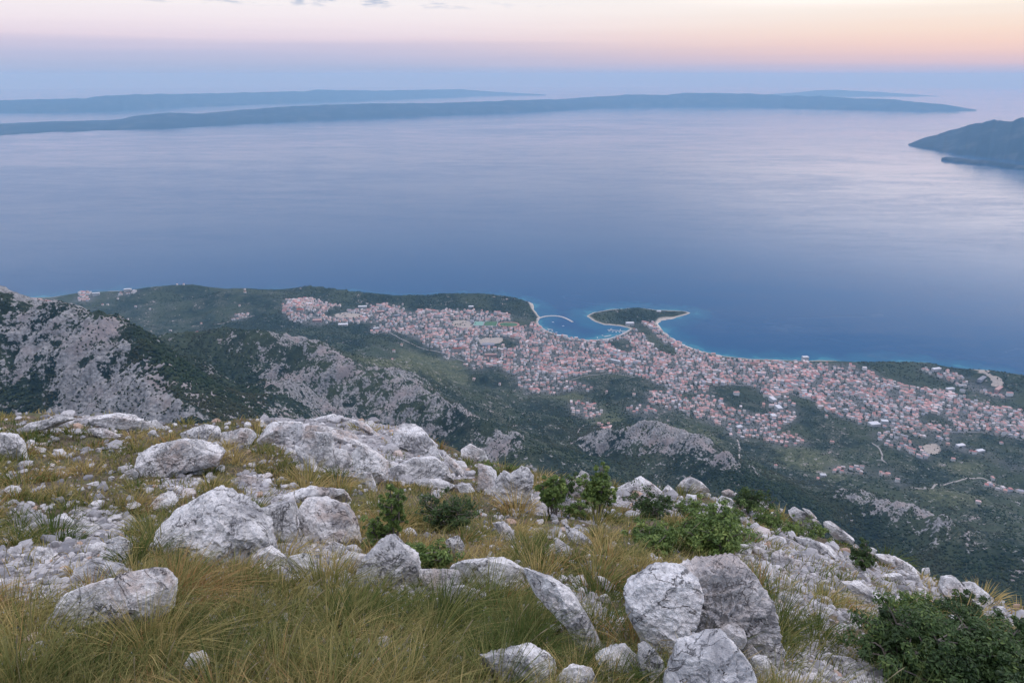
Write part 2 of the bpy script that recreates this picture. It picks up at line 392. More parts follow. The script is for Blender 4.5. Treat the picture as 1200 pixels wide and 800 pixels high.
def far_detail(x, y, e):
    """fine relief that the coarse plan leaves out: crags on the rocky spurs, lumpy canopy elsewhere"""
    rk = sample(Zrock, x, y); d = sample(D, x, y)
    m = sstep(60, 500, d); u_ = (x*.8+y*.6); v_ = (y*.8-x*.6)
    gul = fbm(u_/300 + fbm(x/200, y/200, 2, 2)*.3, v_/85, 12.3, 4, ridged=True)-.9
    z = rk*(fbm(x/46, y/46, 3.3, 5, ridged=True)*6.5 + fbm((x*.8+y*.6)/85, (y*.8-x*.6)/24, 6.3, 5, ridged=True)*7.5) + m*fbm(x/70, y/70, 8.8, 4)*3.0*(1-.5*rk)
    z = z + gul*(rk*20 + sstep(1100, 1900, d)*9)
    return z*sstep(40, 200, d)

NC, az0 = 1500, 62
azs = np.radians(np.linspace(-az0, az0, NC))
rr = np.concatenate([np.linspace(330, 1000, 90, endpoint=False), np.linspace(1000, 2600, 430, endpoint=False), np.linspace(2600, 5600, 430, endpoint=False), np.geomspace(5600, 9500, 60)])
A, R = np.meshgrid(azs, rr)
TX = R*np.sin(A); TY = R*np.cos(A)
TE = elev(TX, TY); TE = TE + far_detail(TX, TY, TE)
keep_sea = sample(D, TX, TY)
nr, nc = TX.shape
idx = np.arange(nr*nc).reshape(nr, nc)
q = np.stack([idx[:-1, :-1], idx[:-1, 1:], idx[1:, 1:], idx[1:, :-1]], -1).reshape(-1, 4)
wet = (keep_sea < -160)
q = q[~wet.ravel()[q].all(1)]
used = np.zeros(nr*nc, bool); used[q.ravel()] = True
remap = np.cumsum(used)-1; q = remap[q]
V = np.stack([TX, TY, TE+SEA], -1).reshape(-1, 3)[used]

# --- material of the far land
b = NB('coastal_land')
pos = b.n('ShaderNodeNewGeometry'); P_ = pos.outputs['Position']
n1 = b.noise(P_, .011, 6, .62); n2 = b.noise(P_, .045, 6, .66); n3 = b.noise(P_, .004, 4, .5); n4 = b.noise(P_, .16, 4, .6)
rk = b.attr('rock'); tw = b.attr('town'); fd = b.attr('field'); br = b.attr('bare'); fo = b.attr('forest'); cd_ = b.attr('shore')
green = b.mix(b.rng(n2, .38, .62), (.009, .019, .017), (.026, .042, .025))
green = b.mix(b.rng(n3, .42, .6), green, (.045, .060, .034))
scrub = b.mix(b.rng(n4, .40, .62), (.022, .036, .024), (.11, .115, .085))
veg = b.mix(b.math('MULTIPLY', b.rng(n1, .47, .60), b.rng(fo, 0, 1, .75, .0)), green, scrub)
field = b.mix(b.rng(n4, .4, .6), (.07, .085, .04), (.13, .14, .075))
veg = b.mix(b.math('MULTIPLY', fd, b.rng(n2, .35, .6, .25, .95)), veg, field)
# limestone: streaks run down the fall line, broken by noise
stone = b.mix(b.rng(n4, .35, .68), (.15, .15, .15), (.34, .335, .33))
stone = b.mix(b.rng(n1, .5, .7), stone, (.30, .26, .25))
rkm = b.math('ADD', b.math('MULTIPLY', rk, 1.0), b.math('ADD', b.math('MULTIPLY', b.math('SUBTRACT', n2, .5), 2.9), b.math('ADD', b.math('MULTIPLY', b.math('SUBTRACT', n1, .5), 1.6), b.math('MULTIPLY', b.math('SUBTRACT', n4, .5), 1.1))))
col = b.mix(b.rng(rkm, .42, .62), veg, stone)
scat = b.math('MULTIPLY', b.rng(b.math('ADD', n2, b.math('MULTIPLY', n4, .5)), .84, .92), b.rng(fo, 0, 1, .8, .1))
col = b.mix(b.math('MULTIPLY', scat, b.rng(cd_, 500, 1500)), col, stone)
paved = b.mix(b.rng(n4, .42, .60), (.16, .16, .165), (.035, .05, .035))
col = b.mix(tw, col, paved)
col = b.mix(b.rng(b.math('ADD', br, b.math('MULTIPLY', b.math('SUBTRACT', n2, .5), .9)), .46, .56), col, b.mix(b.rng(n4, .3, .7), (.40, .35, .30), (.30, .27, .24)))
sh = b.math('MULTIPLY', b.rng(cd_, 26, 8), b.rng(n2, .30, .42))
col = b.mix(sh, col, (.42, .38, .33))
bs = b.n('ShaderNodeBsdfPrincipled', {'Base Color': col, 'Roughness': .95, 'Specular IOR Level': .15})
bump = b.n('ShaderNodeBump', {'Height': b.math('ADD', n2, b.math('MULTIPLY', n4, .5)), 'Strength': .8, 'Distance': 9.0})
b.t.links.new(bump.outputs[0], bs.inputs['Normal'])
M_land = b.out(bs.outputs[0])
vx, vy = V[:, 0], V[:, 1]
slope_r = sstep(.55, 1.0, sample(SLP, vx, vy))*.35
streak = 0.0
gul_v = fbm((vx*.8+vy*.6)/300 + fbm(vx/200, vy/200, 2, 2)*.3, (vy*.8-vx*.6)/85, 12.3, 4, ridged=True)-.9
rocky_big = .9*gul_v + fbm(vx/170, vy/170, 77, 4); massif_d = np.minimum(1, np.maximum(0, (vx+300)/500))
rock_a = np.clip(sample(Zrock, vx, vy)*(.50 + .24*massif_d*(vx > -300) + rocky_big*.30 + .10*fbm((vx+vy)/60, (vx-vy)/14, 78, 3)) + slope_r*sample(blur(D > 1500, 4), vx, vy), 0, 1)
land_o = mesh_obj('coastal_terrain', V, quads=q, mat=M_land, attrs=dict(rock=rock_a, town=sample(Ztown, vx, vy), field=sample(Zfield, vx, vy),
     bare=sample(Zbare, vx, vy), forest=sample(Zfor, vx, vy), shore=sample(D, vx, vy)))
tag(land_o, 'dark green coastal slopes with grey limestone spurs running down to the shore', kind='structure')

# ------------------------------------------------------------------ sea
sr = np.concatenate([[0], np.linspace(2200, 7000, 240), np.geomspace(7200, 90000, 60)])
sa = np.radians(np.linspace(-180, 180, 721))
SA, SR = np.meshgrid(sa, sr); SX = SR*np.sin(SA); SY = SR*np.cos(SA)
ii = np.arange(SX.size).reshape(SX.shape)
qs = np.stack([ii[:-1, :-1], ii[:-1, 1:], ii[1:, 1:], ii[1:, :-1]], -1).reshape(-1, 4)
inside = (np.abs(SX) < 8800) & (SY < 8000) & (SY > -1400)
shd = np.where(inside, sample(-D, SX, SY), 9999)
b = NB('sea_water')
P_ = b.n('ShaderNodeNewGeometry').outputs['Position']
shv = b.math('ADD', b.attr('offshore'), b.math('MULTIPLY', b.math('SUBTRACT', b.noise(P_, .009, 4), .5), 260))
mp_ = b.n('ShaderNodeMapping', {'Vector': P_, 'Scale': (.00012, .00034, 1), 'Rotation': (0, 0, .25)}).outputs[0]
slick = b.noise(mp_, 1.0, 7, .62, 1.2)
mp2 = b.n('ShaderNodeMapping', {'Vector': P_, 'Scale': (.0005, .0016, 1), 'Rotation': (0, 0, .35)}).outputs[0]
slick2 = b.noise(mp2, 1.0, 6, .6, 1.6)
deep = b.mix(b.rng(shv, 5, 170), (.010, .085, .15), (.005, .042, .118))
deep = b.mix(b.rng(shv, 0, 25), (.032, .16, .20), deep)
mp3 = b.n('ShaderNodeMapping', {'Vector': P_, 'Scale': (.0022, .006, 1), 'Rotation': (0, 0, .15)}).outputs[0]
slick3 = b.noise(mp3, 1.0, 6, .7, .8)
mp4 = b.n('ShaderNodeMapping', {'Vector': P_, 'Scale': (.009, .020, 1), 'Rotation': (0, 0, -.2)}).outputs[0]
slick4 = b.noise(mp4, 1.0, 5, .75, .4)
mix_ = b.math('ADD', b.math('ADD', b.math('MULTIPLY', slick, .34), b.math('MULTIPLY', slick2, .24)), b.math('ADD', b.math('MULTIPLY', slick3, .24), b.math('MULTIPLY', slick4, .18)))
rough = b.rng(mix_, .40, .60, .10, .23)
line = b.rng(b.math('ABSOLUTE', b.math('SUBTRACT', b.noise(b.n('ShaderNodeMapping', {'Vector': P_, 'Scale': (.00030, .0008, 1), 'Rotation': (0, 0, .5)}).outputs[0], 1.0, 6, .55, 1.8), .5)), .011, .0)
line = b.math('MULTIPLY', line, b.rng(slick3, .42, .58))
deep = b.mix(b.math('MULTIPLY', line, .5), deep, (.05, .085, .14))
deep = b.mix(b.rng(slick4, .3, .7, 0, .35), deep, (.012, .045, .12))
wv = b.n('ShaderNodeBump', {'Height': b.noise(P_, .05, 5, .6), 'Strength': .12, 'Distance': 3.0})
bs = b.n('ShaderNodeBsdfPrincipled', {'Base Color': deep, 'Roughness': rough, 'IOR': 1.33, 'Specular IOR Level': .5, 'Normal': wv.outputs[0]})
M_sea = b.out(bs.outputs[0])
sea = mesh_obj('sea', np.stack([SX, SY, np.full(SX.shape, SEA)], -1).reshape(-1, 3), quads=qs, mat=M_sea, attrs=dict(offshore=shd.ravel()))
tag(sea, 'calm blue sea stretching to the horizon', kind='structure')

# ------------------------------------------------------------------ haze
def box_mesh(x0, x1, y0, y1, z0, z1):
    v = [(x, y, z) for z in (z0, z1) for y in (y0, y1) for x in (x0, x1)]
    f = [(0,2,3,1),(4,5,7,6),(0,1,5,4),(2,6,7,3),(0,4,6,2),(1,3,7,5)]
    return v, f
v, f = box_mesh(-91500, 91500, -91500, 91500, SEA-62, 130)
m, t = material('haze_air')
pv = t.nodes.new('ShaderNodeVolumePrincipled'); pv.inputs['Density'].default_value = 4.1e-5
pv.inputs['Color'].default_value = (.28, .55, .82, 1); pv.inputs['Absorption Color'].default_value = (.60, .42, .22, 1); pv.inputs['Anisotropy'].default_value = .0
mo = t.nodes.new('ShaderNodeOutputMaterial'); t.links.new(pv.outputs[0], mo.inputs['Volume'])
hz = mesh_obj('haze', v, quads=f, mat=m, smooth=False); tag(hz, 'thin blue evening haze over sea and coast', kind='stuff')

# ------------------------------------------------------------------ islands across the channel
b = NB('island_scrub')
P_ = b.n('ShaderNodeNewGeometry').outputs['Position']
ni = b.noise(P_, .002, 6, .6)
bs = b.n('ShaderNodeBsdfPrincipled', {'Base Color': b.mix(b.rng(ni, .50, .66), (.008, .014, .016), (.045, .048, .046)), 'Roughness': .95, 'Specular IOR Level': .1})
M_isl = b.out(bs.outputs[0])
def island(shore, crest, depth, n=260, rows=26, rough=40., seed=0.):
    shore = np.array(shore, float); crest = np.array(crest, float)
    xs = np.linspace(max(shore[0, 0], crest[0, 0]), min(shore[-1, 0], crest[-1, 0]), n)
    S = at_z(xs, np.interp(xs, shore[:, 0], shore[:, 1]), SEA)
    S[:, :2] *= (1 + .012*fbm(xs/25, xs*0, seed, 3))[:, None]
    dh = S[:, :2]/np.linalg.norm(S[:, :2], axis=1)[:, None]
    r = np.linalg.norm(S[:, :2], axis=1)
    # crest: further back by 'depth', at the height that the outline has there
    cy = np.interp(xs, crest[:, 0], crest[:, 1]); d = ray(xs, cy)
    taper = np.clip(np.minimum(xs-xs[0], xs[-1]-xs)/((xs[-1]-xs[0])*.10), .06, 1)**.7
    ends = np.ones(n)
    dep = depth*taper
    hr = r+dep; zc = d[:, 2]/np.hypot(d[:, 0], d[:, 1])*hr - SEA
    zc = zc*(1 + .07*fbm(xs/14, xs*0, seed+3, 4)); zc = np.maximum(zc, 8)
    rows_v = []
    for t in np.linspace(0, 2, rows):
        prof = (t if t < 1 else 2-t); prof = prof**.8
        rad = r + dep*t
        wobble = fbm(S[:, 0]/900, S[:, 1]/900 + t*3, seed, 4)*rough*np.sin(np.pi*min(t, 1)*.98)*(.0 if t >= .98 and t <= 1.02 else 1)
        zz_ = SEA + zc*prof + wobble*np.minimum(1, zc/80)
        if t == 0: zz_ = zz_*0 + SEA-20
        rows_v.append(np.stack([dh[:, 0]*rad, dh[:, 1]*rad, np.maximum(zz_, SEA-20) if t else zz_], -1))
    Vv = np.concatenate(rows_v); i = np.arange(len(Vv)).reshape(rows, n)
    Q = np.stack([i[:-1, :-1], i[:-1, 1:], i[1:, 1:], i[1:, :-1]], -1).reshape(-1, 4)
    return Vv, Q
isl = island([(-300,176),(0,159),(50,156),(110,154),(200,151),(300,145),(380,141),(480,137),(600,133),(700,127),(800,125.5),(900,126),(1000,129),(1080,131),(1145,130)],
       [(-300,160),(0,148),(50,145),(90,143),(120,145),(160,136),(200,132),(240,133),(280,129),(320,126),(350,124),(380,123),(440,121),(500,121),(560,119),(600,117.5),(660,116),(700,113),(740,110.5),(780,111),(800,108.5),(840,109),(880,109.5),(920,112),(960,112.5),(1000,115),(1040,116),(1080,120),(1110,123),(1145,129)], 2600, n=500, seed=2.)
tag(mesh_obj('island', isl[0], quads=isl[1], mat=M_isl), 'long low blue island lying across the whole channel', 'island')
isl = island([(-300,140),(0,133),(70,132.5),(130,131),(200,127),(290,123),(380,120),(460,117),(560,113),(640,112)],
       [(-300,124),(0,117.5),(50,116),(100,115),(125,112),(180,110),(240,109.5),(300,108),(360,106.5),(372,105),(440,106),(540,104.5),(570,107),(640,111)], 3800, n=300, seed=5.)
tag(mesh_obj('island', isl[0], quads=isl[1], mat=M_isl), 'fainter second island behind the long one, upper left', 'island')
isl = island([(880,113),(1100,113.5)], [(880,112),(930,108.5),(955,106),(975,105),(1000,106.5),(1025,107.5),(1060,110),(1100,113)], 2500, n=80, seed=6.)
tag(mesh_obj('island', isl[0], quads=isl[1], mat=M_isl), 'faintest hilly island peeping over the far end of the long island', 'island')
isl = island([(1064,171),(1080,174),(1100,177.5),(1120,181),(1160,185),(1200,190),(1300,205),(1500,235)],
       [(1064,169),(1070,166),(1080,161.5),(1094,158),(1098,155),(1120,149),(1135,143),(1150,140.5),(1175,140.5),(1186,137),(1200,134.5),(1300,122),(1500,110)], 1900, n=300, seed=8., rough=10)
tag(mesh_obj('headland', isl[0], quads=isl[1], mat=M_isl), 'steep dark blue headland with a pointed tip at the edge of the channel', 'headland')
isl = island([(1103,187),(1112,189),(1122,191),(1132,191),(1150,193),(1180,197),(1215,202)],
       [(1103,184.5),(1108,183.5),(1120,184.5),(1135,186.5),(1160,188),(1180,191),(1215,197)], 160, n=80, rows=10, seed=9., rough=3)
tag(mesh_obj('islet', isl[0], quads=isl[1], mat=M_isl), 'thin dark spit in front of the headland, cut off by a strip of water', 'islet')
# ------------------------------------------------------------------ town
def zland(x, y):
    e = elev(x, y); return SEA + e + far_detail(np.asarray(x, float), np.asarray(y, float), e)
CAMP = np.zeros(3)
# built-up plots on a jittered lattice
xs = np.arange(-5200, 5200, 16.5); ys = np.arange(900, 5200, 16.5)
HX, HY = np.meshgrid(xs, ys); HX = HX.ravel() + rng.uniform(-5, 5, HX.size); HY = HY.ravel() + rng.uniform(-5, 5, HY.size)
tz = sample(Ztown, HX, HY); dd = sample(D, HX, HY)
keep = (tz > .5) & (dd > 22) & (rng.random(HX.size) < .76) & (sample(Zbare, HX, HY) < .4)
keep &= fbm(HX/60, HY/60, 31, 3) > -.34
su = HX*.976 - HY*.218 + fbm(HX/220, HY/220, 33, 2)*70; sv = HX*.218 + HY*.976 + fbm(HX/220, HY/220, 37, 2)*70   # streets along and across the shore
keep &= ((su/96) % 1 > .13) & ((sv/64) % 1 > .15)
# stray farm houses outside
stray = (tz < .3) & (dd > 60) & (dd < 1500) & (HX > -3200) & (rng.random(HX.size) < .006) & (sample(Zfor, HX, HY) < .3)
sel = keep | stray
HX, HY, dd = HX[sel], HY[sel], dd[sel]
# pitches and landmark buildings keep their plots free
BIG = [  # px, py, length, width, height, turn deg, wall, roof kind, label
 (738,381,62,30,16,4,'white','flat','white hotel block at the root of the wooded peninsula'),
 (721,425,66,14,14,-32,'white','flat','long white slab roof set at a slant above the harbour quarter'),
 (736,431,60,20,9,38,'grey','flat','grey hall behind the long slanting white slab'),
 (943,423,40,26,24,5,'white','flat','tall white hotel standing on the beach of the east town'),
 (772,366,34,20,9,0,'white','hip','white building between the trees near the tip of the peninsula'),
 (425,361,70,26,10,8,'white','flat','largest white shed of the industrial quarter west of town'),
 (446,366,60,24,9,8,'pink','flat','pinkish warehouse next to the largest white shed'),
 (465,371,46,24,9,10,'grey','flat','grey warehouse at the end of the shed row'),
 (362,357,50,22,10,-6,'white','flat','white shed below the wooded hill at the far end of town'),
 (352,365,56,24,9,-4,'red','hip','red roofed depot among the far west sheds'),
 (372,377,64,30,9,6,'pink','flat','wide pinkish factory roof in the far west quarter'),
 (402,381,70,34,8,4,'white','flat','low white factory at the dark wood edge in the west'),
 (441,386,44,18,8,20,'white','flat','white hall standing alone between two dark woods'),
 (552,361,40,22,12,2,'white','flat','white hall next to the pale sports pitch'),
 (572,405,90,44,9,2,'grey','flat','large grey school roof in the gap south of the stadium'),
 (575,417,80,18,11,2,'pink','hip','long pinkish block just below the grey school roof'),
 (538,399,60,16,13,6,'grey','flat','grey apartment slab in the west half of town'),
 (536,411,64,16,12,6,'red','hip','long red roofed apartment row in the west half of town'),
 (655,396,30,16,14,10,'white','flat','white harbour office on the edge of the bay'),
 (675,397,24,12,9,0,'white','hip','small white building on the harbour promenade'),
 (1024,499,52,34,12,10,'white','flat','broad white complex at the lower edge of the east town'),
 (1036,496,34,22,14,-10,'white','flat','smaller white block beside the broad complex'),
 (905,470,26,50,16,12,'white','flat','white apartment tower in the pale block by the dark grove'),
 (912,480,28,46,14,8,'white','flat','white apartment slab below the tower by the dark grove'),
 (906,490,26,30,14,5,'white','flat','lowest of the white apartment blocks by the dark grove'),
 (1097,434,60,22,10,14,'white','flat','white resort wing amid the pines by the east shore'),
 (1150,446,90,24,10,38,'grey','flat','long pale resort terrace on the bare strip between pine woods'),
 (1113,457,50,20,10,8,'white','flat','white hall at the pine edge in the east town'),
 (1170,457,80,22,9,38,'pink','flat','pinkish resort terrace further down the bare strip'),
 (150,341,60,24,14,5,'white','flat','white clifftop hotel at the far west shore'),
 (113,346,56,24,14,20,'white','flat','white hotel stepping down near the far west shore'),
 (1125,524,44,20,9,15,'white','flat','white shed in the green belt beneath the east town'),
 (1148,530,40,18,9,15,'white','flat','second white shed in the green belt, further from the houses'),
 (964,559,24,16,8,0,'white','hip','lone bright house in the dark scrub above the limestone rib'),
 (866,502,30,22,9,20,'white','hip','white house group head above the sloping lane'),
]
bigP = ground([b_[0] for b_ in BIG], [b_[1] for b_ in BIG])
far_ok = np.ones(len(HX), bool)
for P, bb in zip(bigP, BIG): far_ok &= np.hypot(HX-P[0], HY-P[1]) > max(bb[2], bb[3])*.55+7
PITCH_PX = [(561,380),(575,380),(596,381)]
pitchP = ground([p[0] for p in PITCH_PX], [p[1] for p in PITCH_PX])
for P, r in zip(pitchP, (45, 50, 75)): far_ok &= np.hypot(HX-P[0], HY-P[1]) > r
HX, HY, dd = HX[far_ok], HY[far_ok], dd[far_ok]
n = len(HX)
block = (fbm(HX/150, HY/150, 51, 2) > .18) & (dd < 700)
hl = np.where(block, rng.uniform(14, 25, n), rng.uniform(8.5, 13.5, n)); hw = np.where(block, rng.uniform(10, 13, n), rng.uniform(7, 10, n))
hh = np.where(block, rng.uniform(9, 16, n), rng.uniform(6.5, 12, n)); hang = -.22 + fbm(HX/220, HY/220, 41, 2)*.5 + rng.normal(0, .12, n) + (rng.random(n) < .4)*math.pi/2
flat = rng.random(n) < np.where(block, .35, .10)
hz_ = zland(HX, HY)
roofc = np.array([srgb(202,156,150), srgb(212,166,158), srgb(190,134,130), srgb(220,192,188), srgb(180,156,154), srgb(216,208,208), srgb(176,176,184)])
ri = rng.choice(7, n, p=[.20,.18,.13,.13,.10,.15,.11])
wallc = np.array([srgb(228,222,214), srgb(214,200,186), srgb(236,232,228), srgb(205,205,208), srgb(222,190,172)])
wi = rng.choice(5, n, p=[.35,.18,.27,.12,.08])
def house_arrays(L, W, Hh, flat):
    """walls down into the slope, overhanging hipped or flat roof; returns verts, quads and roof flags"""
    n = len(L); a, c = L/2, W/2; o = .6
    rz = np.where(flat, .35, W*.26); rl = np.where(flat, a+.2, np.maximum(a-c, .5)); rw = np.where(flat, c+.2, .05)
    def ring(x, y, z): return np.stack([np.stack([sx*x, sy*y, z+0*x], -1) for sx, sy in ((-1,-1),(1,-1),(1,1),(-1,1))], 1)
    v = np.concatenate([ring(a, c, -4+0*a), ring(a, c, Hh), ring(a+o, c+o, Hh), ring(a+o, c+o, Hh+.22), ring(rl, rw, Hh+.22+rz)], 1)
    q = []
    for lv in range(4):
        for k in range(4):
            q.append((lv*4+k, lv*4+(k+1) % 4, lv*4+4+(k+1) % 4, lv*4+4+k))
    q.append((16, 17, 18, 19))
    return v, np.array(q)
hv, hq = house_arrays(hl, hw, hh, flat)
ca, sa_ = np.cos(hang), np.sin(hang)
vx_ = hv[..., 0]*ca[:, None] - hv[..., 1]*sa_[:, None] + HX[:, None]; vy_ = hv[..., 0]*sa_[:, None] + hv[..., 1]*ca[:, None] + HY[:, None]
vz_ = hv[..., 2] + hz_[:, None]
colv = np.empty((n, 20, 3)); colv[:, :8] = wallc[wi][:, None]*.95; colv[:, 8:] = (roofc[ri]*rng.uniform(.72, 1.12, (n, 1)))[:, None]*.86
b = NB('house_paint')
P_ = b.n('ShaderNodeNewGeometry').outputs['Position']
c_ = b.attr('tint', 'Color')
stor = b.n('ShaderNodeTexWave', {'Vector': P_, 'Scale': .32, 'Distortion': 0.0}, bands_direction='Z').outputs[0]
c_ = b.mix(.25, c_, b.noise(P_, .4, 3), 'MULTIPLY')
M_house = b.out(b.n('ShaderNodeBsdfPrincipled', {'Base Color': c_, 'Roughness': .85, 'Specular IOR Level': .2}).outputs[0])
# how large each house shows
P = np.stack([HX, HY, hz_], -1); px_, py_ = to_px(P); rng_ = np.linalg.norm(P, axis=1)
d_ = P/rng_[:, None]; vis = (px_ > 5) & (px_ < 1195) & (py_ > 300) & (py_ < 700)
for t in np.linspace(.25, .985, 60):   # hidden behind a spur?
    Q = P*t; vis &= ~((Q[:, 2] < SEA + elev(Q[:, 0], Q[:, 1]) - 2) & (t*rng_ > 700))
crest_line = np.interp(px_, [0,240,400,520,600,720,800,900,1000,1100,1200], [497,497,490,530,552,575,580,600,640,682,712])
vis &= py_ < crest_line - 4
size = np.sqrt(hl*hw)/rng_; order = np.argsort(-np.where(vis, size, 0)); solo = order[:250-len(BIG)]
rest = np.setdiff1d(np.arange(n), solo)
m_ = len(rest)
allv = np.stack([vx_, vy_, vz_], -1)[rest].reshape(-1, 3)
allq = (hq[None] + (np.arange(m_)*20)[:, None, None]).reshape(-1, 4)
o = mesh_obj('town_houses', allv, quads=allq, mat=M_house, smooth=False, attrs=dict(tint=colv[rest].reshape(-1, 3)))
tag(o, 'crowded red and pale roofs of the seaside town around the harbour bay', kind='stuff')
QUART = [('east', lambda x, y: (x > 1000) & (y < 505), 'among the crowded roofs of the east town'),
 ('hamlet', lambda x, y: (x > 1010) & (y >= 505) & (y < 545), 'in the red roofed hamlet on the slope beneath the east town'),
 ('lanes', lambda x, y: (x > 960) & (y >= 545), 'in the scattered hamlets above the limestone rib'),
 ('grove', lambda x, y: (x > 860) & (x <= 1010) & (y >= 455), 'by the pale apartment blocks and the dark grove'),
 ('upper', lambda x, y: (x > 740) & (x <= 870) & (y >= 455), 'on the tongue of houses that climbs towards the bare knoll'),
 ('glade', lambda x, y: (x > 655) & (x <= 760) & (y >= 455), 'in the small clearing hamlets inside the wooded hillside'),
 ('old', lambda x, y: (x > 560) & (x <= 760) & (y < 470), 'in the dense quarter behind the harbour bay'),
 ('rest', lambda x, y: x > -1e9, 'on the sparse outskirts along the foot of the slopes')]
rname = ['red', 'light red', 'dark red', 'salmon', 'brownish red', 'pale', 'grey']
for i in solo:
    qn = next(q_ for q_ in QUART if q_[1](px_[i], py_[i]))
    vv = np.stack([vx_, vy_, vz_], -1)[i]
    h = mesh_obj('house', vv, quads=hq, mat=M_house, smooth=False, attrs=dict(tint=colv[i]), loc=P[i])
    kind = ('long ' if block[i] else 'small ') + ('flat' if flat[i] else rname[ri[i]]) + ' roofed ' + ('block ' if block[i] else 'house ')
    tag(h, kind + qn[2], 'house', 'houses ' + qn[2] + ', ' + kind.strip())
WALL = {'white': srgb(232,230,228), 'grey': srgb(172,174,180), 'pink': srgb(205,170,160), 'red': srgb(220,205,195)}
ROOF = {'white': srgb(226,228,232), 'grey': srgb(150,152,160), 'pink': srgb(200,165,156), 'red': srgb(178,100,84)}
for (px, py, L, W_, Hh, turn, colr, rk_, lab), P in zip(BIG, bigP):
    L *= .74; W_ *= .70
    z0 = float(zland(P[0], P[1])); root = bpy.data.objects.new('building', None); C.objects.link(root)
    root.location = (P[0], P[1], z0); root.rotation_euler.z = math.radians(turn); tag(root, lab, 'building')
    v, q_ = house_arrays(np.array([float(L)]), np.array([float(W_)]), np.array([float(Hh)]), np.array([rk_ == 'flat']))
    v = v[0]
    w_ = mesh_obj('wall', v[:8], quads=q_[:4], mat=M_house, smooth=False, attrs=dict(tint=np.tile(np.array(WALL[colr])*.75, (8, 1))), parent=root)
    rf = mesh_obj('roof', v[8:], quads=q_[8:]-8, mat=M_house, smooth=False, attrs=dict(tint=np.tile(np.array(ROOF[colr])*.8, (12, 1))), parent=root)
    # window bands: a row of openings for each storey on the side that looks up the slope
    wv_, wq_ = [], []
    for st in range(max(1, int(Hh/3.4))):
        for k in range(max(2, int(L/5))):
            x0 = -L/2 + (k+.3)*L/max(2, int(L/5)); x1 = x0 + .45*L/max(2, int(L/5)); z1 = 1.2+3.3*st
            for sy in (-1, 1):
                yb = sy*(W_/2+.06); s0 = len(wv_)
                wv_ += [(x0, yb, z1), (x1, yb, z1), (x1, yb, z1+1.5), (x0, yb, z1+1.5)]; wq_.append((s0, s0+1, s0+2, s0+3))
    mesh_obj('windows', wv_, quads=wq_, mat=M_house, smooth=False, attrs=dict(tint=np.tile((.05, .06, .08), (len(wv_), 1))), parent=root)

# ------------------------------------------------------------------ pitches, roads, breakwater, quay
def drape(name, px_pts, width, colr, lift=1.2, label=None, cat=None, kind='structure', closed=False, zfix=None, rough=.9, r0=700):
    pts = np.array(px_pts, float)
    P = ground(pts[:, 0], pts[:, 1], r0=r0) if zfix is None else at_z(pts[:, 0], pts[:, 1], zfix)
    P = P[:, :2]
    seg = np.r_[0, np.cumsum(np.hypot(*np.diff(P, axis=0).T))]; m = max(3, int(seg[-1]/8)); s = np.linspace(0, seg[-1], m)
    for _ in range(1):
        X = np.interp(s, seg, P[:, 0]); Y = np.interp(s, seg, P[:, 1])
    k = np.ones(5)/5
    if m > 12:
        Xs = np.convolve(np.pad(X, 2, 'edge'), k, 'valid'); Ys = np.convolve(np.pad(Y, 2, 'edge'), k, 'valid'); X, Y = Xs, Ys
    tx, ty = np.gradient(X), np.gradient(Y); L = np.hypot(tx, ty)+1e-9; nx, ny = -ty/L, tx/L
    rows = []
    offs = (-.5, -.25, 0, .25, .5)
    for o_ in offs:
        x, y = X+nx*width*o_, Y+ny*width*o_
        z = (zland(x, y) + lift) if zfix is None else np.full(len(x), zfix+lift)
        rows.append(np.stack([x, y, z], -1))
    rows = [np.r_[rows[0]] - [0, 0, 3.0 if zfix is None else 5]] + rows + [np.r_[rows[-1]] - [0, 0, 3.0 if zfix is None else 5]]
    V = np.concatenate(rows); i = np.arange(len(V)).reshape(len(rows), m)
    Q = np.stack([i[:-1, :-1], i[:-1, 1:], i[1:, 1:], i[1:, :-1]], -1).reshape(-1, 4)
    nb = NB(name+'_surface'); Pp = nb.n('ShaderNodeNewGeometry').outputs['Position']
    c = nb.mix(nb.noise(Pp, .15, 4), tuple(x*.8 for x in colr), tuple(min(1, x*1.15) for x in colr))
    mat = nb.out(nb.n('ShaderNodeBsdfPrincipled', {'Base Color': c, 'Roughness': rough}).outputs[0])
    o = mesh_obj(name, V, quads=Q, mat=mat); tag(o, label, cat, kind=kind); return o
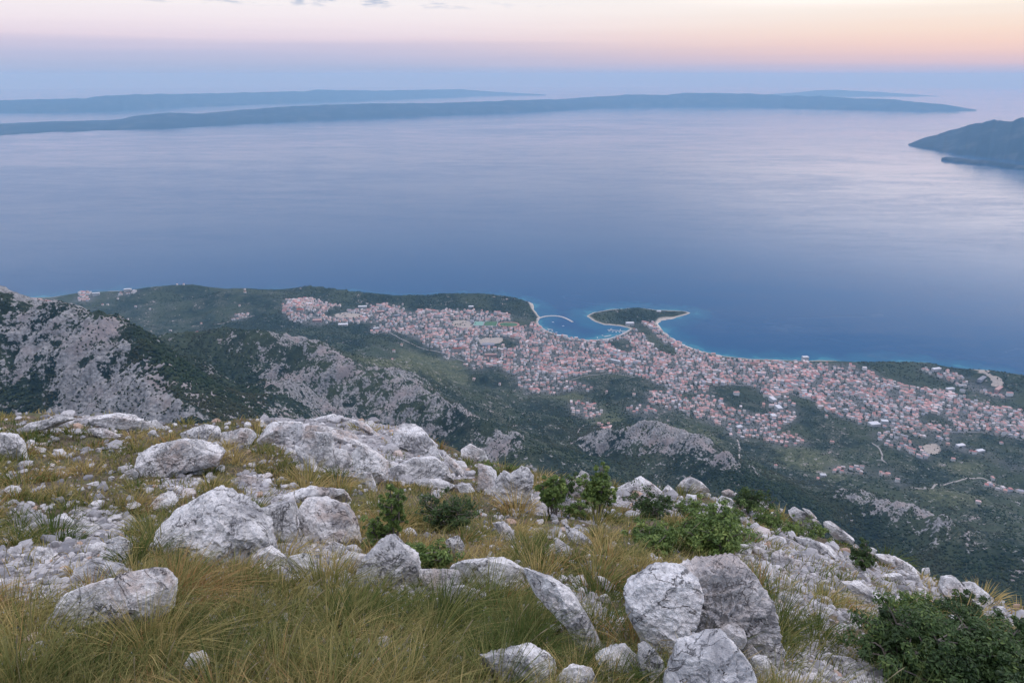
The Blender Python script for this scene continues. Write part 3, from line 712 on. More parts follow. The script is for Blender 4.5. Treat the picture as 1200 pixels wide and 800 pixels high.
for pts, wd, cl in [([(1065,571),(1092,573),(1096,568),(1106,569),(1120,565),(1130,561),(1152,560),(1165,566),(1180,572),(1200,580)], 9, (.36,.34,.31)),
    ([(1020,518),(1030,526),(1034,533),(1033,540),(1041,543)], 8, (.34,.32,.30)),
    ([(864,515),(867,525),(866,534),(869,542)], 9, (.36,.33,.31)),
    ([(560,384),(559,396),(557,414)], 12, (.32,.32,.33)),
    ([(452,386),(470,398),(500,410),(520,414),(545,424)], 8, (.34,.33,.33)),
    ([(172,438),(182,434),(192,430),(208,435)], 15, (.33,.30,.29)),
    ([(202,451),(214,453),(222,451),(229,447)], 16, (.33,.30,.29)),
    ([(219,468),(235,467),(251,464)], 15, (.33,.30,.29)),
    ([(232,481),(248,485),(262,489),(275,492)], 12, (.32,.30,.29)),
    ([(279,461),(286,470),(292,480),(298,488)], 14, (.33,.31,.30)),
    ([(335,368),(352,372),(372,373),(395,372),(415,366)], 10, (.32,.31,.31)),
    ([(250,381),(268,377),(285,372),(300,370)], 12, (.34,.32,.30)),
    ([(612,462),(640,458),(662,448),(690,440),(720,438),(745,443)], 8, (.30,.29,.29)),
    ([(676,508),(682,500),(690,497),(704,495)], 8, (.33,.31,.30)),
    ([(790,445),(840,448),(880,452),(930,462),(980,480),(1040,492),(1100,505),(1160,508),(1200,516)], 10, (.24,.24,.25))]:
    drape('road', pts, wd*.62, tuple(q*.8 for q in cl), label='pale road')
def chain_px(a, b_): 
    return COAST_PX[a:b_]
drape('breakwater', [(627,375),(634,372),(641,370.5),(650,370.2),(658,371.2),(665,374),(672,378)], 11, (.42,.41,.40), lift=3.0, zfix=SEA, label='pale curved stone breakwater sheltering the harbour bay', cat='breakwater', kind='thing')
drape('pier', [(641,385.2),(648,386.5)], 5, (.42,.41,.40), lift=1.6, zfix=SEA, label='short pale jetty inside the harbour just below the breakwater root', cat='jetty', kind='thing')
drape('pier', [(712,386.5),(724,387.5),(733,388.3)], 6, (.42,.41,.40), lift=1.6, zfix=SEA, label='long thin jetty under the white peninsula hotel', cat='jetty', kind='thing')
drape('pier', [(708,394.5),(716,393)], 7, (.45,.44,.43), lift=1.6, zfix=SEA, label='stubby white quay at the inner end of the harbour', cat='jetty', kind='thing')
drape('quay', [(630,378),(640,388),(655,393),(672,397.5),(690,399.3),(712,397.5),(728,392.5),(739,386)], 16, (.36,.35,.345), lift=.8, label='promenade')
drape('beach', [(770,377),(772,382),(780,389),(792,399),(805,406.5),(825,413.5)], 15, (.50,.46,.41), lift=.7, label='beach')
def flat_poly(name, ring, z, mat, parent=None, th=1.0, loc=(0,0,0)):
    ring = np.array(ring); n_ = len(ring)
    v = np.vstack([np.c_[ring, np.full(n_, z)], np.c_[ring, np.full(n_, z-th)], [[ring[:, 0].mean(), ring[:, 1].mean(), z]]])
    tr = [(i, (i+1) % n_, 2*n_) for i in range(n_)]; qd = [(i, i+n_, (i+1) % n_+n_, (i+1) % n_) for i in range(n_)]
    return mesh_obj(name, v, tris=tr, quads=qd, mat=mat, parent=parent, smooth=False)
def plain(name, c, rough=.9, var=.2, scale=.2):
    nb = NB(name); Pp = nb.n('ShaderNodeNewGeometry').outputs['Position']
    cc_ = nb.mix(nb.noise(Pp, scale, 4), tuple(x*(1-var) for x in c), tuple(x*(1+var) for x in c))
    return nb.out(nb.n('ShaderNodeBsdfPrincipled', {'Base Color': cc_, 'Roughness': rough}).outputs[0])
M_turf = plain('turf', (.05,.12,.05)); M_turf2 = plain('artificial_turf', (.16,.30,.24)); M_track = plain('running_track', (.34,.17,.14))
def ring_rect(L, W_): return [(-L/2,-W_/2),(L/2,-W_/2),(L/2,W_/2),(-L/2,W_/2)]
def ring_stad(L, W_, k=12):
    r = W_/2; a = [( L/2-r+r*math.cos(t), r*math.sin(t)) for t in np.linspace(-math.pi/2, math.pi/2, k)]
    return a + [(-x, -y) for x, y in a]
for (P, L, W_, m, lab, kind) in ((pitchP[0], 52, 62, M_turf2, 'pale turquoise sports pitch, leftmost of three side by side', 'r'), (pitchP[1], 70, 72, M_turf, 'plain green sports pitch between the turquoise one and the track', 'r'), (pitchP[2], 126, 84, M_turf, 'stadium field ringed by a reddish running track', 's')):
    root = bpy.data.objects.new('sports_pitch', None); C.objects.link(root); root.location = (P[0], P[1], float(zland(P[0], P[1]))+2.5); root.rotation_euler.z = math.radians(-6)
    tag(root, lab, 'sports pitch')
    if kind == 's':
        flat_poly('track', ring_stad(L, W_), 0, M_track, root, 8); flat_poly('turf', ring_stad(L-22, W_-22), .12, m, root, 1)
    else:
        flat_poly('apron', ring_rect(L+6, W_+6), 0, plain('apron', (.28,.28,.28)), root, 8); flat_poly('turf', ring_rect(L, W_), .12, m, root, 1)

# small boats out on the bright water
def boat(px, py, L, lab, turn):
    P = at_z(np.float64(px), np.float64(py), SEA); root = bpy.data.objects.new('boat', None); C.objects.link(root)
    root.location = P; root.rotation_euler.z = turn; tag(root, lab, 'boat')
    n_ = 9; t = np.linspace(-1, 1, n_); wd = .16*L*np.sqrt(np.clip(1-np.maximum(t, -.6)**2*.98, .02, 1))*np.where(t < 0, 1, 1); v = []
    for zz0, k in ((-.3, .55), (.07*L, 1.0)):
        for s_ in (-1, 1):
            v += [(tt*L/2, s_*ww_*k, zz0 + (.03*L*max(tt, 0)**2 if zz0 > 0 else 0)) for tt, ww_ in zip(t, wd)]
    q_ = []
    for a0, b0 in ((0, 2), (1, 3), (2, 3), (0, 1)):
        for i in range(n_-1): q_.append((a0*n_+i, a0*n_+i+1, b0*n_+i+1, b0*n_+i))
    q_ += [(0, n_, 3*n_, 2*n_), (n_-1, 2*n_-1, 4*n_-1, 3*n_-1)]
    mesh_obj('hull', v, quads=q_, mat=plain('boat_hull', (.7,.7,.7), .4), parent=root, smooth=False)
    cv, cf = box_mesh(-.2*L, .12*L, -.09*L, .09*L, .06*L, .16*L); cv = [(x*(1 if z_ < .1*L else .8), y*(1 if z_ < .1*L else .8), z_) for x, y, z_ in cv]
    mesh_obj('cabin', cv, quads=cf, mat=plain('boat_cabin', (.75,.75,.76), .4), parent=root, smooth=False)
boat(1074, 185.5, 38, 'small vessel on the bright water below the pointed headland', .4)
for i_b, (bx_, by_) in enumerate([(714,388.2),(718,388.6),(722,389),(726,389.3),(730,389.7),(716,385.4),(727,386.3),(643,386.6),(647,387.6),(652,389.5),(662,393),(700,395.5),(706,393),(648,377.5),(660,382)]):
    boat(bx_, by_, 13, 'small white boat moored inside the harbour bay', i_b*.7)
    o_ = [q for q in C.objects if q.name.startswith('boat')][-1]; o_['group'] = 'small boats moored in the harbour bay'
boat(1191, 213, 30, 'small vessel on the pale water near the picture edge', 1.2)

# ------------------------------------------------------------------ trees and scrub of the far slopes: uncountable
NT = 260000
az_t = np.radians(rng.uniform(-52, 50, NT)); rt = np.exp(rng.uniform(np.log(820), np.log(4900), NT))
X = rt*np.sin(az_t); Y = rt*np.cos(az_t)
rkz = sample(Zrock, X, Y); fz = sample(Zfor, X, Y); tz_ = sample(Ztown, X, Y); fdz = sample(Zfield, X, Y); dz = sample(D, X, Y); bz = sample(Zbare, X, Y)
nn_ = fbm(X/55, Y/55, 61, 4); n2_ = fbm(X/22, Y/22, 67, 3)
pr = np.clip(.42 + nn_*.9, .02, .9); pr = np.where(fz > .4, .92, pr)
pr = pr*(1-rkz) + rkz*np.clip(.30 + (nn_ + .6*n2_)*1.2, .02, .8); pr = pr*(1-.72*tz_)*(1-.8*fdz)*(1-bz)
pr = np.where(dz < 30, 0, pr); pr = np.where(tz_ > .5, np.clip(.22+n2_*.5, 0, .5), pr)
k = rng.random(NT) < pr
X, Y, rkz, fz, tz_, rt = X[k], Y[k], rkz[k], fz[k], tz_[k], rt[k]; n = len(X)
Zt = zland(X, Y)
rad = rng.uniform(1.6, 3.4, n)*(1-.35*rkz)*(1+.35*fz); rad = np.where(tz_ > .5, rng.uniform(2.5, 4.2, n), rad)
rad *= 1 + .25*sstep(2200, 4200, rt)
ph = (1+5**.5)/2
ico = np.array([(-1,ph,0),(1,ph,0),(-1,-ph,0),(1,-ph,0),(0,-1,ph),(0,1,ph),(0,-1,-ph),(0,1,-ph),(ph,0,-1),(ph,0,1),(-ph,0,-1),(-ph,0,1)])/math.hypot(1, ph)
icf = np.array([(0,11,5),(0,5,1),(0,1,7),(0,7,10),(0,10,11),(1,5,9),(5,11,4),(11,10,2),(10,7,6),(7,1,8),(3,9,4),(3,4,2),(3,2,6),(3,6,8),(3,8,9),(4,9,5),(2,4,11),(6,2,10),(8,6,7),(9,8,1)])
octv = np.array([(1,0,0),(0,1,0),(-1,0,0),(0,-1,0),(.1,0,1),(0,0,-.6)]); octf = np.array([(0,1,4),(1,2,4),(2,3,4),(3,0,4),(1,0,5),(2,1,5),(3,2,5),(0,3,5)])
def blobs(X, Y, Z, rad, base, faces, squash=.85):
    n = len(X); a = rng.uniform(0, 6.28, n); ca, sa_ = np.cos(a), np.sin(a)
    jit = 1 + rng.uniform(-.28, .28, (n, len(base), 1)); v = base[None]*jit*rad[:, None, None]*np.array([1, 1, squash])
    x = v[..., 0]*ca[:, None]-v[..., 1]*sa_[:, None]; y = v[..., 0]*sa_[:, None]+v[..., 1]*ca[:, None]
    V = np.stack([x+X[:, None], y+Y[:, None], v[..., 2]+Z[:, None]+(rad*.35)[:, None]], -1).reshape(-1, 3)
    F = (faces[None] + (np.arange(n)*len(base))[:, None, None]).reshape(-1, 3)
    return V, F
near = rt < 2300
Va, Fa = blobs(X[near], Y[near], Zt[near], rad[near], ico, icf); Vb, Fb = blobs(X[~near], Y[~near], Zt[~near], rad[~near], octv, octf)
tv = np.r_[np.repeat(rng.random(near.sum()), 12), np.repeat(rng.random((~near).sum()), 6)]
b = NB('distant_foliage')
v_ = b.attr('tone'); P_ = b.n('ShaderNodeNewGeometry').outputs['Position']
c_ = b.mix(v_, (.012, .024, .017), (.040, .058, .030)); c_ = b.mix(b.rng(b.noise(P_, .006, 3), .4, .65), c_, (.045, .05, .03))
M_ft = b.out(b.n('ShaderNodeBsdfPrincipled', {'Base Color': c_, 'Roughness': 1.0, 'Specular IOR Level': .05}).outputs[0])
o = mesh_obj('far_woodland', np.vstack([Va, Vb]), tris=np.vstack([Fa, Fb+len(Va)]), mat=M_ft, smooth=True, attrs=dict(tone=tv))
tag(o, 'dark pine woods and scrub covering the slopes around the town', kind='stuff')
print('houses', m_ + len(solo), 'trees', n)
# ------------------------------------------------------------------ the near ridge
CTRL = [  # px, py, range in metres
 (-300,800,3.2),(0,800,2.6),(300,800,2.45),(600,800,2.5),(900,800,2.9),(1200,800,5.2),(1500,800,7.5),
 (0,700,3.7),(300,700,3.5),(600,700,3.55),(900,700,4.4),(1050,720,6.2),(1200,755,7.2),
 (-300,640,5.2),(0,620,5.6),(300,620,5.3),(600,620,5.9),(820,640,6.0),(950,660,7.6),(1080,700,9.5),
 (0,560,9.0),(300,560,8.6),(500,580,8.3),(700,600,8.8),(900,620,10.0),(1000,655,10.2),
 (-300,500,19),(0,500,18),(120,490,18),(240,499,16),(400,491,15),(480,503,14.5),(560,542,13.5),(620,553,13.5),(720,574,13.5),(820,579,13.5),(900,600,13.2),
 (1000,643,12.6),(1100,685,12.0),(1200,715,11.4),(1350,770,11),(1600,860,11),
 (100,530,11.5),(400,530,10.5)]
cp = np.array([list(at_r(np.float64(a), np.float64(b_), c)) for a, b_, c in CTRL])
crest = cp[(len(CTRL)-18):(len(CTRL)-2)]
extra = [(0,0,-1.62),(0,.8,-1.66),(-2,0,-1.3),(2,0,-2.1),(0,-3,-.2),(-4,-3,.6),(4,-3,-1.2),(-8,0,.4),(8,0,-4.0),(0,-10,3),(-12,-10,5),(12,-10,-2),(-20,4,-2),(16,2,-8.5),(-30,-20,10),(25,-20,-3),(-30,14,-8),(26,8,-17)]
for p in crest:                                      # beyond the crest the ground falls away
    h = p[:2]/np.hypot(*p[:2])
    for dr, k_ in ((5, .86), (14, .9), (40, .9), (120, .92), (420, .90)):
        extra.append((*(p[:2]+h*dr), p[2]-dr*k_))
for a_ in (-100, -75, -60, 62, 75, 100):
    for r_, z_ in ((60, -28), (160, -110), (440, -400)):
        s_ = math.sin(math.radians(a_)); extra.append((r_*s_, r_*math.cos(math.radians(a_)), z_ + (40 if a_ < 0 else -20)*r_/160))
cpts = np.vstack([cp, np.array(extra, float)])
dm = np.hypot(cpts[:, None, 0]-cpts[None, :, 0], cpts[:, None, 1]-cpts[None, :, 1])
nC = len(cpts); Am = np.zeros((nC+3, nC+3)); Am[:nC, :nC] = dm - np.eye(nC)*.02; Am[:nC, nC:] = np.c_[np.ones(nC), cpts[:, :2]]; Am[nC:, :nC] = Am[:nC, nC:].T
sol = np.linalg.solve(Am, np.r_[cpts[:, 2], 0, 0, 0])
def zfg0(x, y):
    x = np.asarray(x, float); y = np.asarray(y, float); out = sol[nC] + sol[nC+1]*x + sol[nC+2]*y
    for i in range(nC): out = out + sol[i]*np.hypot(x-cpts[i, 0], y-cpts[i, 1])
    return out
# relief table in polar form so that it is finest underfoot
TH = np.radians(np.linspace(-115, 115, 1100)); RR = np.concatenate([np.geomspace(.45, 24, 620), np.geomspace(24.6, 460, 90)])
TA, TR = np.meshgrid(TH, RR); FX = TR*np.sin(TA); FY = TR*np.cos(TA)
FZ = zfg0(FX, FY)
FZ += fbm(FX/1.9, FY/1.9, 3.1, 4)*.10*np.clip(TR/4, .35, 1.3) + fbm(FX/.35, FY/.35, 7.7, 3)*.018 + fbm(FX/9, FY/9, 1.2, 4, ridged=True)*sstep(16, 60, TR)*2.0
def gz(x, y):
    x = np.asarray(x, float); y = np.asarray(y, float)
    r = np.clip(np.hypot(x, y), RR[0], RR[-1]*.999); a = np.clip(np.arctan2(x, y), TH[0], TH[-1]*.9999)
    fi = np.interp(r, RR, np.arange(len(RR))); fj = (a-TH[0])/(TH[1]-TH[0])
    i = np.minimum(fi.astype(int), len(RR)-2); j = np.minimum(fj.astype(int), len(TH)-2); u = fi-i; v = fj-j
    return (FZ[i, j]*(1-v)+FZ[i, j+1]*v)*(1-u) + (FZ[i+1, j]*(1-v)+FZ[i+1, j+1]*v)*u
def near_ground(px, py, rmax=30):
    px = np.atleast_1d(np.asarray(px, float)); py = np.atleast_1d(np.asarray(py, float)); d = ray(px, py)
    out = d*rmax; done = np.zeros(len(px), bool); lo = .6
    prev = np.full(len(px), lo)
    for r in np.geomspace(.8, rmax, 260):
        P = d*r; hit = (P[:, 2] <= gz(P[:, 0], P[:, 1])) & ~done
        out[hit] = d[hit]*((r+prev[hit])/2)[:, None]; done |= hit; prev[:] = r
    out[:, 2] = np.where(done, gz(out[:, 0], out[:, 1]), out[:, 2]); return out, done
RUB_PX = [(1.0,[(-40,650),(30,640),(60,640),(75,600),(90,592),(150,595),(157,630),(150,672),(95,690),(50,705),(-40,700)]),(.9,[(272,560),(300,548),(345,575),(330,592),(295,590)]),
 (.9,[(292,640),(420,628),(432,690),(300,680)]),(.8,[(396,680),(430,690),(560,702),(545,665),(490,670),(430,690)]),(.9,[(610,676),(690,690),(725,735),(700,745),(640,700)]),
 (.6,[(862,640),(900,606),(1000,664),(1062,700),(1020,744),(960,730),(905,705)]),(.55,[(880,690),(905,700),(1040,760),(1030,795),(930,770)]),
 (1.0,[(878,770),(900,755),(1060,792),(1060,830),(860,830)]),(.9,[(850,740),(880,740),(925,790),(880,810)]),
 (.65,[(700,572),(800,584),(900,604),(1000,648),(1200,720),(1190,730),(1000,672),(880,632),(800,605),(700,592)]),(.7,[(560,560),(640,575),(720,600),(700,615),(620,600)]),
 (.6,[(640,618),(662,622),(668,652),(640,650)]),(.6,[(0,600),(60,590),(60,620),(0,640)]),(.8,[(14,768),(55,745),(55,765),(30,790)]),(.7,[(190,560),(240,560),(250,572),(200,590)]),
 (.85,[(300,492),(440,490),(520,530),(560,560),(480,568),(400,556),(340,540)]),(.6,[(20,495),(200,488),(180,500),(60,508)]),(.5,[(575,600),(605,605),(600,640),(575,630)])]
rub_w = [(d_, near_ground([p[0] for p in pl], [p[1] for p in pl])[0][:, :2]) for d_, pl in RUB_PX]
def rubble_at(x, y):
    m = np.zeros(np.shape(x)); wx_ = x + fbm(x/.5, y/.5, 5, 3)*.12; wy_ = y + fbm(x/.5, y/.5, 15, 3)*.12
    for d_, pl in rub_w: m = np.maximum(m, d_*in_poly(wx_, wy_, pl))
    return m
Ff = rubble_at(FX, FY)
for _ in range(2): Ff[1:-1, 1:-1] = (Ff[:-2, 1:-1]+Ff[2:, 1:-1]+Ff[1:-1, :-2]+Ff[1:-1, 2:]+Ff[1:-1, 1:-1]*2)/6

def rock_color(b, P_, seedv=0.0):
    """weathered limestone: pale grey with white scars, blue-grey lichen, dark specks and ochre stains"""
    off = b.n('ShaderNodeVectorMath', {0: P_, 1: (seedv, seedv*.7, -seedv)}, operation='ADD').outputs[0]
    off = b.n('ShaderNodeVectorMath', {0: P_, 1: (seedv, seedv*.7, -seedv)}, operation='ADD').outputs[0]
    a1 = b.noise(off, 3.1, 7, .66, .5); a2 = b.noise(off, 11, 7, .72, .6); a3 = b.noise(off, 55, 5, .72); a4 = b.noise(off, 1.7, 5, .55)
    c = b.mix(b.rng(a2, .38, .60), (.34, .335, .34), (.62, .605, .59))
    c = b.mix(b.rng(a1, .46, .55), c, b.mix(b.rng(a3, .38, .58), (.56, .54, .53), (.84, .82, .80)))
    c = b.mix(b.math('MULTIPLY', b.rng(a4, .52, .64), b.rng(a2, .40, .56, .1, .7)), c, (.43, .33, .28))
    c = b.mix(b.math('MULTIPLY', b.rng(a3, .57, .66), b.rng(a1, .40, .56, .7, .2)), c, (.15, .145, .15))
    c = b.mix(b.math('MULTIPLY', b.rng(b.noise(off, 26, 6, .7), .58, .64), .6), c, (.14, .145, .16))
    w1 = b.noise(off, 2.3, 6, .58, 1.1); w2 = b.noise(off, 5.6, 5, .6, .9)
    cr1 = b.rng(b.math('ABSOLUTE', b.math('SUBTRACT', w1, .5)), .009, .001); cr2 = b.rng(b.math('ABSOLUTE', b.math('SUBTRACT', w2, .47)), .010, .001)
    crack = b.math('MAXIMUM', b.math('MULTIPLY', cr1, b.rng(a2, .42, .55)), b.math('MULTIPLY', b.math('MULTIPLY', cr2, .8), b.rng(a1, .55, .45)))
    c = b.mix(b.math('MULTIPLY', crack, .75), c, (.06, .055, .055))
    hgt = b.math('ADD', b.math('ADD', b.math('MULTIPLY', a1, .9), b.math('MULTIPLY', a2, .75)), b.math('ADD', b.math('MULTIPLY', a3, .25), b.math('MULTIPLY', crack, -.45)))
    return c, hgt
b = NB('ridge_soil')
P_ = b.n('ShaderNodeNewGeometry').outputs['Position']
s1 = b.noise(P_, 3, 5, .6); s2 = b.noise(P_, 18, 5, .65)
soil = b.mix(b.rng(s2, .35, .65), (.055, .045, .033), (.16, .125, .085))
soil = b.mix(b.rng(s1, .45, .6), soil, b.mix(b.rng(s2, .4, .6), (.05, .06, .03), (.13, .12, .06)))
vr = b.n('ShaderNodeTexVoronoi', {'Vector': P_, 'Scale': 34.0, 'Randomness': 1.0})
grav = b.mix(b.n('ShaderNodeSeparateColor', {0: vr.outputs['Color']}).outputs[0], (.17, .16, .165), (.45, .43, .43))
rc, rh = rock_color(b, P_)
gm = b.rng(b.math('ADD', b.attr('rubble'), b.math('MULTIPLY', b.math('SUBTRACT', s1, .5), 1.1)), .45, .6)
far_rock = b.rng(b.math('ADD', b.attr('reach'), b.math('MULTIPLY', b.math('SUBTRACT', b.noise(P_, .18, 6, .65), .5), 2.4)), .6, .9)
c = b.mix(gm, soil, grav); c = b.mix(far_rock, c, rc)
h_ = b.math('ADD', b.math('MULTIPLY', s2, .5), b.math('MULTIPLY', b.math('MULTIPLY', vr.outputs['Distance'], gm), -1.2))
bp = b.n('ShaderNodeBump', {'Height': h_, 'Strength': .9, 'Distance': .02})
M_soil = b.out(b.n('ShaderNodeBsdfPrincipled', {'Base Color': c, 'Roughness': .95, 'Specular IOR Level': .15, 'Normal': bp.outputs[0]}).outputs[0])
i_ = np.arange(FX.size).reshape(FX.shape)
fq = np.stack([i_[:-1, :-1], i_[1:, :-1], i_[1:, 1:], i_[:-1, 1:]], -1).reshape(-1, 4)[:, ::-1]
o = mesh_obj('ridge_ground', np.stack([FX, FY, FZ], -1).reshape(-1, 3), quads=fq, mat=M_soil, attrs=dict(rubble=Ff.ravel(), reach=sstep(13, 40, TR).ravel()*.8))
tag(o, 'stony soil of the near mountain ridge', kind='structure')

# ------------------------------------------------------------------ rocks
def rock_mat(name, seedv, bumpd=.045, tintc=None):
    b = NB(name); P_ = b.n('ShaderNodeNewGeometry').outputs['Position']
    c, h_ = rock_color(b, P_, seedv)
    if tintc: c = b.mix(.35, c, tintc)
    pt = b.n('ShaderNodeNewGeometry').outputs['Pointiness']
    bp = b.n('ShaderNodeBump', {'Height': h_, 'Strength': .95, 'Distance': bumpd})
    return b.out(b.n('ShaderNodeBsdfPrincipled', {'Base Color': c, 'Roughness': .93, 'Specular IOR Level': .2, 'Normal': bp.outputs[0]}).outputs[0])
M_rock = [rock_mat('limestone', 0.0), rock_mat('weathered_limestone', 31.0), rock_mat('stained_limestone', 57.0, tintc=(.52, .46, .43))]
def icosphere(sub):
    v = [tuple(x) for x in ico]; f = [tuple(int(q) for q in t) for t in icf]
    for _ in range(sub):
        c = {}; nf = []
        def mid(a, b_):
            k = (min(a, b_), max(a, b_))
            if k not in c:
                m = np.array(v[a])+np.array(v[b_]); m = m/np.linalg.norm(m); v.append(tuple(m)); c[k] = len(v)-1
            return c[k]
        for a, b_, d_ in f:
            x, y, z_ = mid(a, b_), mid(b_, d_), mid(d_, a); nf += [(a, x, z_), (b_, y, x), (d_, z_, y), (x, y, z_)]
        f = nf
    return np.array(v), np.array(f)
ICO = {k: icosphere(k) for k in (1, 2, 3, 4, 5, 6)}
def outline_radius(poly, theta):
    """distance from the origin to a closed outline along each angle (farthest crossing)"""
    dx, dy = np.cos(theta), np.sin(theta); R = np.zeros_like(theta); n_ = len(poly)
    for i in range(n_):
        a, b_ = poly[i], poly[(i+1) % n_]; e = b_-a; den = dx*e[1]-dy*e[0]
        den = np.where(np.abs(den) < 1e-9, 1e-9, den)
        t = (a[0]*e[1]-a[1]*e[0])/den; s_ = (a[0]*dy-a[1]*dx)/den
        R = np.where((s_ >= -1e-6) & (s_ <= 1+1e-6) & (t > R), t, R)
    return R
CAM_R = np.array([1, 0, 0.]); CAM_U = np.array([0, SP, CP]); CAM_F = np.array([0, CP, -SP])
ROCKS = []
def foot_on(px, py, far=16.5):
    """the ground under a pixel; on the skyline, the last ground before it drops away"""
    for k in range(0, 40, 1):
        G, ok = near_ground([px], [py+k], far)
        if ok[0]: return G[0]
    return G[0]
def make_rock(outline, label, thick=.85, mat=0, planes=17, rough=1.0, sub=None, sink=.12, seed=None, name='boulder', rscale=1.0, crack=0.0, group=None, cat='rock'):
    pl = np.array(outline, float); lr = np.random.default_rng(seed if seed is not None else int(abs(pl.sum())*7) % 99991)
    x0, x1 = pl[:, 0].min(), pl[:, 0].max(); y0, y1 = pl[:, 1].min(), pl[:, 1].max()
    # foot of the rock on the ground
    foot = pl[pl[:, 1] > y1-.25*(y1-y0)]; fx_ = foot[:, 0].mean()
    G = foot_on(fx_, y1-.10*(y1-y0))
    depth = G@CAM_F*rscale
    # sink the outline a little into the soil
    cy = .5*(y0+y1); pl2 = pl.copy(); low = pl2[:, 1] > cy; pl2[low, 1] += sink*(y1-y0)
    c = np.array([.5*(x0+x1), .5*(y0+y1)]); area = 0; cx_ = cy_ = 0
    for i in range(len(pl2)):
        a, b_ = pl2[i], pl2[(i+1) % len(pl2)]; cr_ = a[0]*b_[1]-b_[0]*a[1]; area += cr_; cx_ += (a[0]+b_[0])*cr_; cy_ += (a[1]+b_[1])*cr_
    c = np.array([cx_/(3*area), cy_/(3*area)])
    w_m = (x1-x0)/FPX*depth; h_m = (y1-y0)/FPX*depth; T = thick*.5*math.sqrt(w_m*h_m)
    depth_c = depth + T*.35
    Q = (pl2-c)*np.array([1, -1])/FPX*depth_c
    # whiten so that long slabs are sampled evenly
    cov = np.cov(Q.T); ev, U = np.linalg.eigh(cov); sc_ = np.sqrt(np.maximum(ev, 1e-8))*1.5
    Wt = (Q@U)/sc_
    sub = sub or (6 if (x1-x0) > 85 else 5 if (x1-x0) > 26 else 4)
    d_, F = ICO[sub]; th = np.arctan2(d_[:, 1], d_[:, 0]); R = outline_radius(Wt, th)
    R = R*(1 + .02*fbm(np.cos(th)*5, np.sin(th)*5, lr.uniform(0, 50), 3))
    s_ = np.sqrt(d_[:, 0]**2+d_[:, 1]**2); e1 = .62
    pxy = np.stack([np.cos(th)*R, np.sin(th)*R], -1)*(s_**e1)[:, None]; pz = np.sign(d_[:, 2])*np.abs(d_[:, 2])**.75
    p = np.c_[pxy, pz]
    for k in range(planes):          # broken faces
        nn = lr.normal(size=3); nn[2] = abs(nn[2])*1.5+.8 if k < planes*.75 else -abs(nn[2])-.3; nn /= np.linalg.norm(nn)
        off = np.quantile(p@nn, lr.uniform(.78, .97)); ex = p@nn - off
        p = p - np.where(ex > 0, ex*.93, 0)[:, None]*nn
    xy = (p[:, :2]*sc_)@U.T
    for ax in (0, 1):                # keep the full breadth and height that the outline has
        lo, hi = xy[:, ax].min(), xy[:, ax].max(); ql, qh = Q[:, ax].min(), Q[:, ax].max(); xy[:, ax] = ql + (xy[:, ax]-lo)/(hi-lo)*(qh-ql)
    L = np.c_[xy, p[:, 2]*T]
    size = math.sqrt(w_m*h_m); sd = lr.uniform(0, 90, 3)
    nrm_ = L/np.array([w_m*.5, h_m*.5, T])**2; nrm_ /= np.linalg.norm(nrm_, axis=1)[:, None]+1e-9
    f1 = fbm(L[:, 0]/size*2.2+sd[0], L[:, 1]/size*2.2+sd[1], L[:, 2]/size*2.2+sd[2], 4)
    f2 = fbm(L[:, 0]/size*7+sd[1], L[:, 1]/size*7+sd[2], L[:, 2]/size*7+sd[0], 5, .58, ridged=True)
    # joints: a few creases along tilted planes
    cr2 = 0
    nn = lr.normal(size=3); nn /= np.linalg.norm(nn)
    ph_ = (L@nn)/size*3.3 + f1*.9 + sd[0]; cr2 = -np.exp(-((ph_ % 1.0-.5)/.07)**2)*sstep(-.15, .25, fbm(L[:, 0]/size*1.7+sd[2], L[:, 1]/size*1.7, L[:, 2]/size*1.7, 2))
    dsp = size*(.034*f1*rough + .032*(f2-.9)*rough + (.03+crack)*cr2)
    edge = np.clip(1.15-s_**6*.75, .35, 1)
    L = L + nrm_*(dsp*edge)[:, None]
    # local frame: x right, y up in the picture, z towards the viewer
    vdir = ray(c[0], c[1]); Cc = vdir*(depth_c/(vdir@CAM_F))
    Wd = Cc + L[:, :1]*CAM_R + L[:, 1:2]*CAM_U - L[:, 2:3]*CAM_F
    o = mesh_obj(name, Wd, tris=F, mat=M_rock[mat], loc=Cc, smooth=False)
    tag(o, label, cat, group)
    ROCKS.append((Cc, w_m*.5, T, pl2, depth))
    return o
